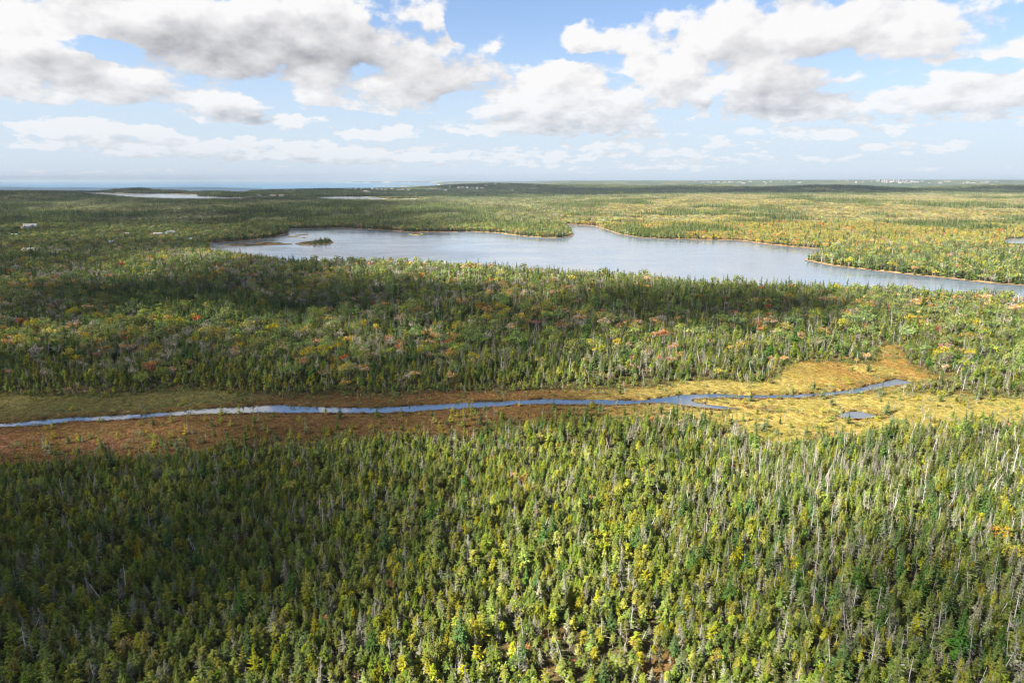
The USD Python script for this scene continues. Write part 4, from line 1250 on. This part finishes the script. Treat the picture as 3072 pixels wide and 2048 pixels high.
x, y, rng = jittered(185, 420, 1.02, 500)
k = (d_bog(x, y) < 3) & (d_stream(x, y) > .25)
x, y = x[k], y[k]
gold = sst(-25, 60, x + 60 * (n2(x, y, 40, 41) - .5) - 20)
tan = sst(-75, -105, x + 40 * (n2(x, y, 30, 44) - .5)) * sst(0, 5, y - 237 - .25 * (x + 92))
bank = d_stream(x, y) < 4
r = rng.random(len(x))
is_rust = (rng.random(len(x)) < .9 * sst(.28, .5, n2(x, y, 20, 45)) * sst(250, 268, y) * sst(105, 140, x))
is_gold, is_tan = (r < gold) & ~(bank & (rng.random(len(x)) < .5)), (rng.random(len(x)) < tan) & ~bank
for nm, kd, m, lab in (('sedge_meadow', 'sedge', is_gold & ~is_rust & (rng.random(len(x)) < .75), 'golden sedge of the sunlit meadow'), ('sedge_meadow', 'tan_sedge', is_tan & ~is_gold, 'tan sedge behind the stream at the shaded end'),
                       ('heath', 'rust_heath', is_gold & is_rust, 'rust coloured heath at the head of the meadow'),
                       ('heath', 'heath', ~is_gold & ~is_tan, 'red brown heath of the bog')):
    scatter(nm, kd, x[m], y[m], rng, .6, 1.35, lab)

# young trees scattered over the bog
xs, ys, rng = jittered(190, 330, 3.4, 505)
db, dsx = d_bog(xs, ys), d_stream(xs, ys)
near_side = ys < 233 + .12 * xs
p = (.05 + .30 * sst(.50, .66, n2(xs, ys, 14, 72))) * (xs < 25) + .55 * np.exp(-((db + 5) / 7.0) ** 2) * near_side + .10 * (dsx < 6) + .03
p = p * np.where(near_side, 1.0, .45)
k = (db < 0) & (dsx > 1.2) & (rng.random(len(xs)) < p) & (np.abs(xs) < ys * .74)
xs, ys = xs[k], ys[k]
for j in range(min(len(xs), 330)):
    r_ = rng.random()
    kd, var, sz = ('larch', int(rng.choice([3, 4])), rng.uniform(.55, 1.05)) if r_ < .42 else ('fir', int(rng.choice([3, 4])), rng.uniform(.32, .72)) if r_ < .70 else ('lichen_spruce', int(rng.integers(4)), rng.uniform(.3, .65)) if r_ < .86 else ('snag', int(rng.choice([1, 3, 5])), rng.uniform(.3, .65))
    bog_side = 'on the red bog' if xs[j] < 15 else 'on the meadow'
    spot = 'by the stream' if d_stream(xs[j:j + 1], ys[j:j + 1])[0] < 6 else 'near spruces' if d_bog(xs[j:j + 1], ys[j:j + 1])[0] > -8 else 'in the open'
    if ys[j] > 233 + .12 * xs[j]:
        spot = 'on the far bank' if spot == 'by the stream' else spot + ' past the water'
    pu = 1536 + FN * xs[j] / ys[j]
    word = {'larch': 'yellowish larch', 'fir': 'dark fir', 'lichen_spruce': 'grey spruce', 'snag': 'dead stub'}[kd]
    one_tree(kd, var, xs[j], ys[j], np.array([1.5, 1.5, 1.0]) * sz if kd != 'snag' else sz, rng.uniform(0, 360), f'{"small" if sz < .6 else "taller"} {word} {bog_side} {spot} {ACROSS[int(np.clip(round(pu / 3072 * 11), 0, 11))]}', f'young trees {bog_side}',
             name={'larch': 'bog_larch', 'fir': 'bog_fir', 'lichen_spruce': 'bog_spruce', 'snag': 'bog_snag'}[kd])

# bushes along the bog edges and the stream: the larger ones one by one
xb, yb, rng = jittered(190, 410, 3.2, 501)
db, dsx = d_bog(xb, yb), d_stream(xb, yb)
p = .5 * np.exp(-(db / 6) ** 2) + .34 * ((db < 0) & (dsx < 4)) + .11 * (db < 0) * (n2(xb, yb, 18, 71) > .45)
p = p + .5 * ((db < 10) & inside(poly([(2420, 1150), (2560, 1165), (2700, 1160), (2760, 1140), (3300, 1150), (3300, 1205), (2900, 1195), (2620, 1200), (2440, 1200)]), xb, yb))
k = (rng.random(len(xb)) < p) & (dsx > 1.0)
xb, yb = xb[k], yb[k]
order = np.argsort(np.hypot(xb, yb))
n1 = min(280, len(order))
SHRUB_PATH = {}
for i, s in enumerate(SHRUBS['bush']):
    SHRUB_PATH[i] = f'/World/bush_kind_{i:03d}'
    stage.CreateClassPrim(SHRUB_PATH[i])
    put(SHRUB_PATH[i] + '/foliage', s, LEAF)
inview = [j for j in order if abs(xb[j]) < yb[j] * .72][:n1]
for j in inview:
    v = int(rng.integers(4))
    t = UsdGeom.Xform.Define(stage, '/World/' + numbered('bog_shrub'))
    t.AddTranslateOp().Set(Gf.Vec3d(xb[j], yb[j], g1(xb[j], yb[j]) - .05))
    t.AddRotateZOp().Set(float(rng.uniform(0, 360)))
    t.AddScaleOp().Set(Gf.Vec3f(float(rng.uniform(.55, 1.0) if d_stream(xb[j:j + 1], yb[j:j + 1])[0] < 5 else rng.uniform(.7, 1.6))))
    t.GetPrim().GetReferences().AddInternalReference(SHRUB_PATH[v])
    t.GetPrim().SetInstanceable(True)
    where = ('on the stream bank' if d_stream(xb[j:j + 1], yb[j:j + 1])[0] < 6 else 'along the forest edge') + (' by the red bog' if xb[j] < 20 else ' by the golden meadow')
    look_ = ['green', 'grey green', 'pale olive', 'yellow green'][v]
    pu = 1536 + FN * xb[j] / yb[j]
    tag(t, f'low {look_} shrub {where} {ACROSS[int(np.clip(round(pu / 3072 * 11), 0, 11))]}', 'shrub', f'low {look_} shrubs {where}')
rest = np.setdiff1d(np.arange(len(xb)), inview)
if len(rest):
    scatter('bog_shrubs', 'bush', xb[rest], yb[rest], rng, .6, 1.3, 'low shrubs at the far edges of the bog')

# undergrowth between the trunks
x, y, rng = jittered(70, 400, 2.1, 502)
k = (d_bog(x, y) > -1) & free(x, y)
x, y = x[k], y[k]
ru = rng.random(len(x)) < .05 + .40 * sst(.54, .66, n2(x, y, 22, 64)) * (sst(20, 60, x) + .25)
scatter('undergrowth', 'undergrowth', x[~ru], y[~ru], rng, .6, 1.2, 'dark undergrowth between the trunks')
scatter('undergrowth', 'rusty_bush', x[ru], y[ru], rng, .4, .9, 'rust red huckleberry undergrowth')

# ---------- middle distance: lighter trees
rows = {}
x, y, rng = jittered(520, 1250, 3.4, 503)
k = free(x, y, 1.0)
x, y = x[k], y[k]
kinds, Wt = mix_of(x, y)
pick = choose(Wt, rng)
open_hill = sst(-120, 260, x) * sst(800, 980, y)
grow = 1.12 - .42 * open_hill * np.isin(pick, [5, 6, 7, 9])
sc = scales(len(x), rng, .7, 1.15) * (grow * (.85 + .35 * n2(x, y, 90, 65)))[:, None]
broad = np.isin(pick, [5, 6, 7, 8, 9])
sc[:, 2] *= np.where(broad, .95, .80)
sc[:, :2] *= np.where(broad, .98, 1.28)[:, None]
z = ground(x, y)
rot = rng.uniform(0, 6.28, len(x))
for i, kd in enumerate(kinds):
    m = pick == i
    if m.sum() == 0:
        continue
    soups = [simple(merged(*v), .28, 1.9, 50 + j) for j, v in enumerate(WOODS[kd])]
    var = rng.integers(len(soups), size=m.sum())
    instancer(kd + '_forest', soups, var, np.column_stack([x[m], y[m], z[m] - .1]), rot[m], sc[m], f'{LOOKS_OF[kd]}s in the woods round the lake')

# trees on the lake island and reed on the bars
ix, iy = [], []
ri = np.random.default_rng(77)
x0, y0, x1, y1 = island.bounds
cx, cy = ri.uniform(x0, x1, 900), ri.uniform(y0, y1, 900)
k = inside(island.buffer(-2), cx, cy)
cx, cy = cx[k][:110], cy[k][:110]
big = np.argsort(cx)[-70:]
for j in range(len(cx)):
    one_tree('fir' if j in big else 'lichen_spruce', int(ri.choice([1, 4]) if j in big else ri.integers(3)), cx[j], cy[j], np.array([1.25, 1.25, 1.0]) * (ri.uniform(.5, .9) if j in big else ri.uniform(.3, .5)), ri.uniform(0, 360), 'dark spruce crowded on the small island in the lake' if j in big else 'thin grey spruce on the low end of the lake island',
             'dark spruces on the lake island' if j in big else 'thin spruces on the lake island', z=.3, name='island_spruce')
land = [('island', island, 'small wooded island near the shore of the lake')] + [('reed_bar', b, lab) for b, lab in zip(bars, ['long low brown reed bar leading to the lake island', 'thin reed bar above the long one', 'small dark bar in the lake arm', 'topmost dark bar in the lake arm', 'yellow reed bed off the far shore', 'tiny bar between the others in the lake arm'])]
REED = plain_look('/World/Looks/reed_bank', (.085, .07, .035), .9, .4, .3)
REED_Y = plain_look('/World/Looks/yellow_reed', (.26, .22, .05), .9, .3, .3)
for nm, pg, lab in land:
    for g_ in getattr(pg, 'geoms', [pg]):
        m = trimesh.creation.extrude_polygon(g_, .55 if nm == 'island' else .35, engine='earcut')
        m.apply_translation([0, 0, -.1])
        tag(usdkit.mesh(stage, '/World/' + numbered(nm), m, REED_Y if lab.startswith('yellow') else REED), lab, kind='structure')

# ---------- far woods: clumps of trees
def clump(seed, kindset, size, n):
    rng = np.random.default_rng(seed)
    s = Soup()
    for _ in range(n):
        kd = kindset[rng.integers(len(kindset))]
        v = rng.integers(len(WOODS[kd]))
        c = CHEAP[kd, v]
        V, F, C = c
        a = rng.uniform(0, 6.28)
        sc_ = rng.uniform(.75, 1.25)
        R = np.array([[math.cos(a), -math.sin(a), 0], [math.sin(a), math.cos(a), 0], [0, 0, 1]])
        s.add(V @ R.T * sc_ + [rng.uniform(-.5, .5) * size, rng.uniform(-.5, .5) * size, -.3], F, C * rng.uniform(.55, 1.4))
    return s


CHEAP = {(k, i): simple(merged(*v), .12, 2.7, 90 + i).arrays() for k, vs in WOODS.items() for i, v in enumerate(vs)}
SETS = {'dark': ['spruce', 'fir', 'fir', 'lichen_spruce'], 'mixed': ['fir', 'green_broadleaf', 'lichen_spruce', 'green_broadleaf', 'bare_broadleaf', 'yellow_broadleaf'], 'gold': ['yellow_broadleaf', 'yellow_broadleaf', 'yellow_broadleaf', 'orange_broadleaf', 'green_broadleaf']}
CL = []
for j, (nm, st) in enumerate(SETS.items()):
    for q in range(4):
        CL.append(clump(700 + j * 10 + q, st, 30, 58))
for y0, y1, cell, sd, big_ in ((1250, 3300, 25, 1, 1.0), (3300, 9000, 62, 2, 2.1)):
    x, y, rng = jittered(y0, y1, cell, 600 + sd)
    k = free(x, y, 8) & (d_lagoon(x, y) > 12) & (d_sea(x, y) > 20) & (x > -30000)
    x, y = x[k], y[k]
    z = ground(x, y)
    right = sst(-120, 300, x + 200 * (n2(x, y, 300, 66) - .5)) * sst(3400, 2500, y)
    dark = n2(x, y * .6, 150 if y0 < 2000 else 420, 67)
    grp = np.where(rng.random(len(x)) < right, np.where(dark > .58, 0, 2), np.where(dark > .50, 0, np.where(dark > .36, 1, np.where(rng.random(len(x)) < .5, 1, 2))))
    grp = np.where((y > 3300) & (rng.random(len(x)) < .8), 0, grp)
    which = grp * 4 + rng.integers(4, size=len(x))
    s = scales(len(x), rng, .85, 1.15, .1) * np.array([big_, big_, 1.0 if y0 < 2000 else 1.15])
    low = np.where(grp == 2, .7, 1.0)
    s[:, 2] *= low
    instancer('distant_forest', CL, which, np.column_stack([x, y, z - .3]), rng.uniform(0, 6.28, len(x)), s, 'distant woods fading towards the hills' if y0 > 2000 else 'woods beyond the lake reading as one mass')

# ---------------------------------------------------------------- clouds that shade the land, standing beside the frame
def cloud_look():
    g = Graph()
    d = g.node('diffuse_bsdf', 'BSDF', color=(.93, .93, .93))
    t = g.node('translucent_bsdf', 'BSDF', color=(.93, .93, .93))
    m = g.node('mix_closure', 'closure', fac=.4, closure1=d, closure2=t)
    return g.make('/World/Looks/cloud_vapour', surface=g.node('mix_closure', 'closure', fac=CLOUD_OPACITY, closure1=g.node('transparent_bsdf', 'BSDF', color=(1, 1, 1)), closure2=m))


CLOUD_OPACITY, CLOUD_Z = .25, 1500.0
CLOUD = cloud_look()
PUFFS = []
for i in range(4):
    m = trimesh.creation.icosphere(2, 1.0)
    v = m.vertices * (0.72 + .6 * meshkit.fbm(m.vertices * 1.7 + 9 * i, 3, i)[:, None])
    v[:, 2] = np.where(v[:, 2] < 0, v[:, 2] * .35, v[:, 2] * .62)
    PUFFS.append((v, m.faces))


def P(pts):
    return [(x * 3072 / 2352, y * 3072 / 2352) for x, y in pts]


SHADES = [
    ('broad cumulus cloud overhead shading the nearer woods', P([(-700, 455), (300, 455), (950, 456), (1000, 500), (1000, 560), (1150, 640), (1400, 690), (1860, 690), (1900, 655), (2000, 650), (2000, 690), (1860, 735), (1500, 742), (1340, 800), (1350, 880), (1500, 905), (1540, 915), (1440, 950), (1300, 985), (1080, 1010), (1000, 1040), (950, 1119), (925, 1219),
                   (875, 1343), (800, 1468), (640, 1568), (560, 1750), (-800, 1750)])),
    ('smaller cumulus cloud overhead shading the near corner', P([(1760, 1750), (1680, 1500), (1600, 1370), (1560, 1260), (1700, 1190), (1900, 1215), (2100, 1270), (2200, 1340), (2600, 1390), (2600, 1750)])),
    ('long cumulus cloud overhead shading the blue hills', P([(960, 430), (1250, 426), (1500, 431), (2450, 431), (2450, 444), (1900, 446), (1500, 446), (1250, 451), (1010, 457)])),
    ('narrow cumulus cloud overhead shading the near lake shore', P([(1330, 650), (1500, 660), (1900, 655), (1980, 668), (1900, 730), (1500, 748), (1330, 790)])),
    ('low cumulus cloud overhead shading the wooded coast hills', P([(-300, 426), (230, 432), (450, 430), (1000, 440), (1000, 458), (600, 462), (-300, 462)])),
]
rc = np.random.default_rng(55)
for label, pts in SHADES:
    far = 'hills' in label
    pg = Polygon([on_ground(a, b) if far else at(a, b, 6.0) for a, b in pts]).buffer(0)
    x0, y0, x1, y1 = pg.bounds
    P_, S_ = [], []
    for a, b, cell in (((0, 185, 30), (0, 500, 38), (500, 1300, 75), (1300, 12000, 170)) if not far else ((0, 20000, 260),)):
        gx, gy = np.meshgrid(np.arange(x0 - cell, x1 + cell, cell), np.arange(max(a, y0 - cell), min(b, y1 + cell), cell))
        gx = gx.ravel() + rc.uniform(-.4, .4, gx.size) * cell
        gy = gy.ravel() + rc.uniform(-.4, .4, gy.size) * cell
        k = inside(pg.buffer(-cell * .25), gx, gy) & (rc.random(gx.size) < .93)
        gx, gy = gx[k], gy[k]
        zz = (2900.0 if far else CLOUD_Z) + rc.uniform(0, 60, len(gx))
        tt = (zz - 5) / SUN_DIR[2]
        P_.append(np.column_stack([gx + SUN_DIR[0] * tt, gy + SUN_DIR[1] * tt, zz]))
        s = cell * rc.uniform(.72, 1.05, len(gx))
        S_.append(np.column_stack([s, s, s * rc.uniform(.6, 1.1, len(gx))]))
    P_, S_ = np.vstack(P_), np.vstack(S_)
    base = '/World/' + numbered('cumulus_cloud')
    pi = UsdGeom.PointInstancer.Define(stage, base)
    for i, (v, f) in enumerate(PUFFS):
        usdkit.mesh(stage, f'{base}/kinds/puff_{i:03d}', (v, f), CLOUD, smooth=True)
    pi.CreatePrototypesRel().SetTargets([Sdf.Path(f'{base}/kinds/puff_{i:03d}') for i in range(4)])
    pi.CreateProtoIndicesAttr(Vt.IntArray.FromNumpy(rc.integers(4, size=len(P_)).astype(np.int32)))
    pi.CreatePositionsAttr(Vt.Vec3fArray.FromNumpy(P_.astype(np.float32)))
    q = np.zeros((len(P_), 4), np.float16)
    an = rc.uniform(0, 6.28, len(P_))
    q[:, 2], q[:, 3] = np.sin(an / 2), np.cos(an / 2)
    pi.CreateOrientationsAttr(Vt.QuathArray.FromNumpy(q))
    pi.CreateScalesAttr(Vt.Vec3fArray.FromNumpy(S_.astype(np.float32)))
    tag(pi, label, kind='stuff')

# ---------------------------------------------------------------- the air
HAZE_DENSITY = 4.0e-5
gh = Graph()
hz = gh.make('/World/Looks/air', volume=gh.node('principled_volume', 'volume', color=(.30, .38, .475), density=HAZE_DENSITY, anisotropy=0.2))
hb = usdkit.mesh(stage, '/World/haze', trimesh.creation.box(bounds=[[-95000, -63500, -30], [95000, 64000, 134]]), hz)
tag(hb, 'thin blue haze over the far land', kind='stuff')
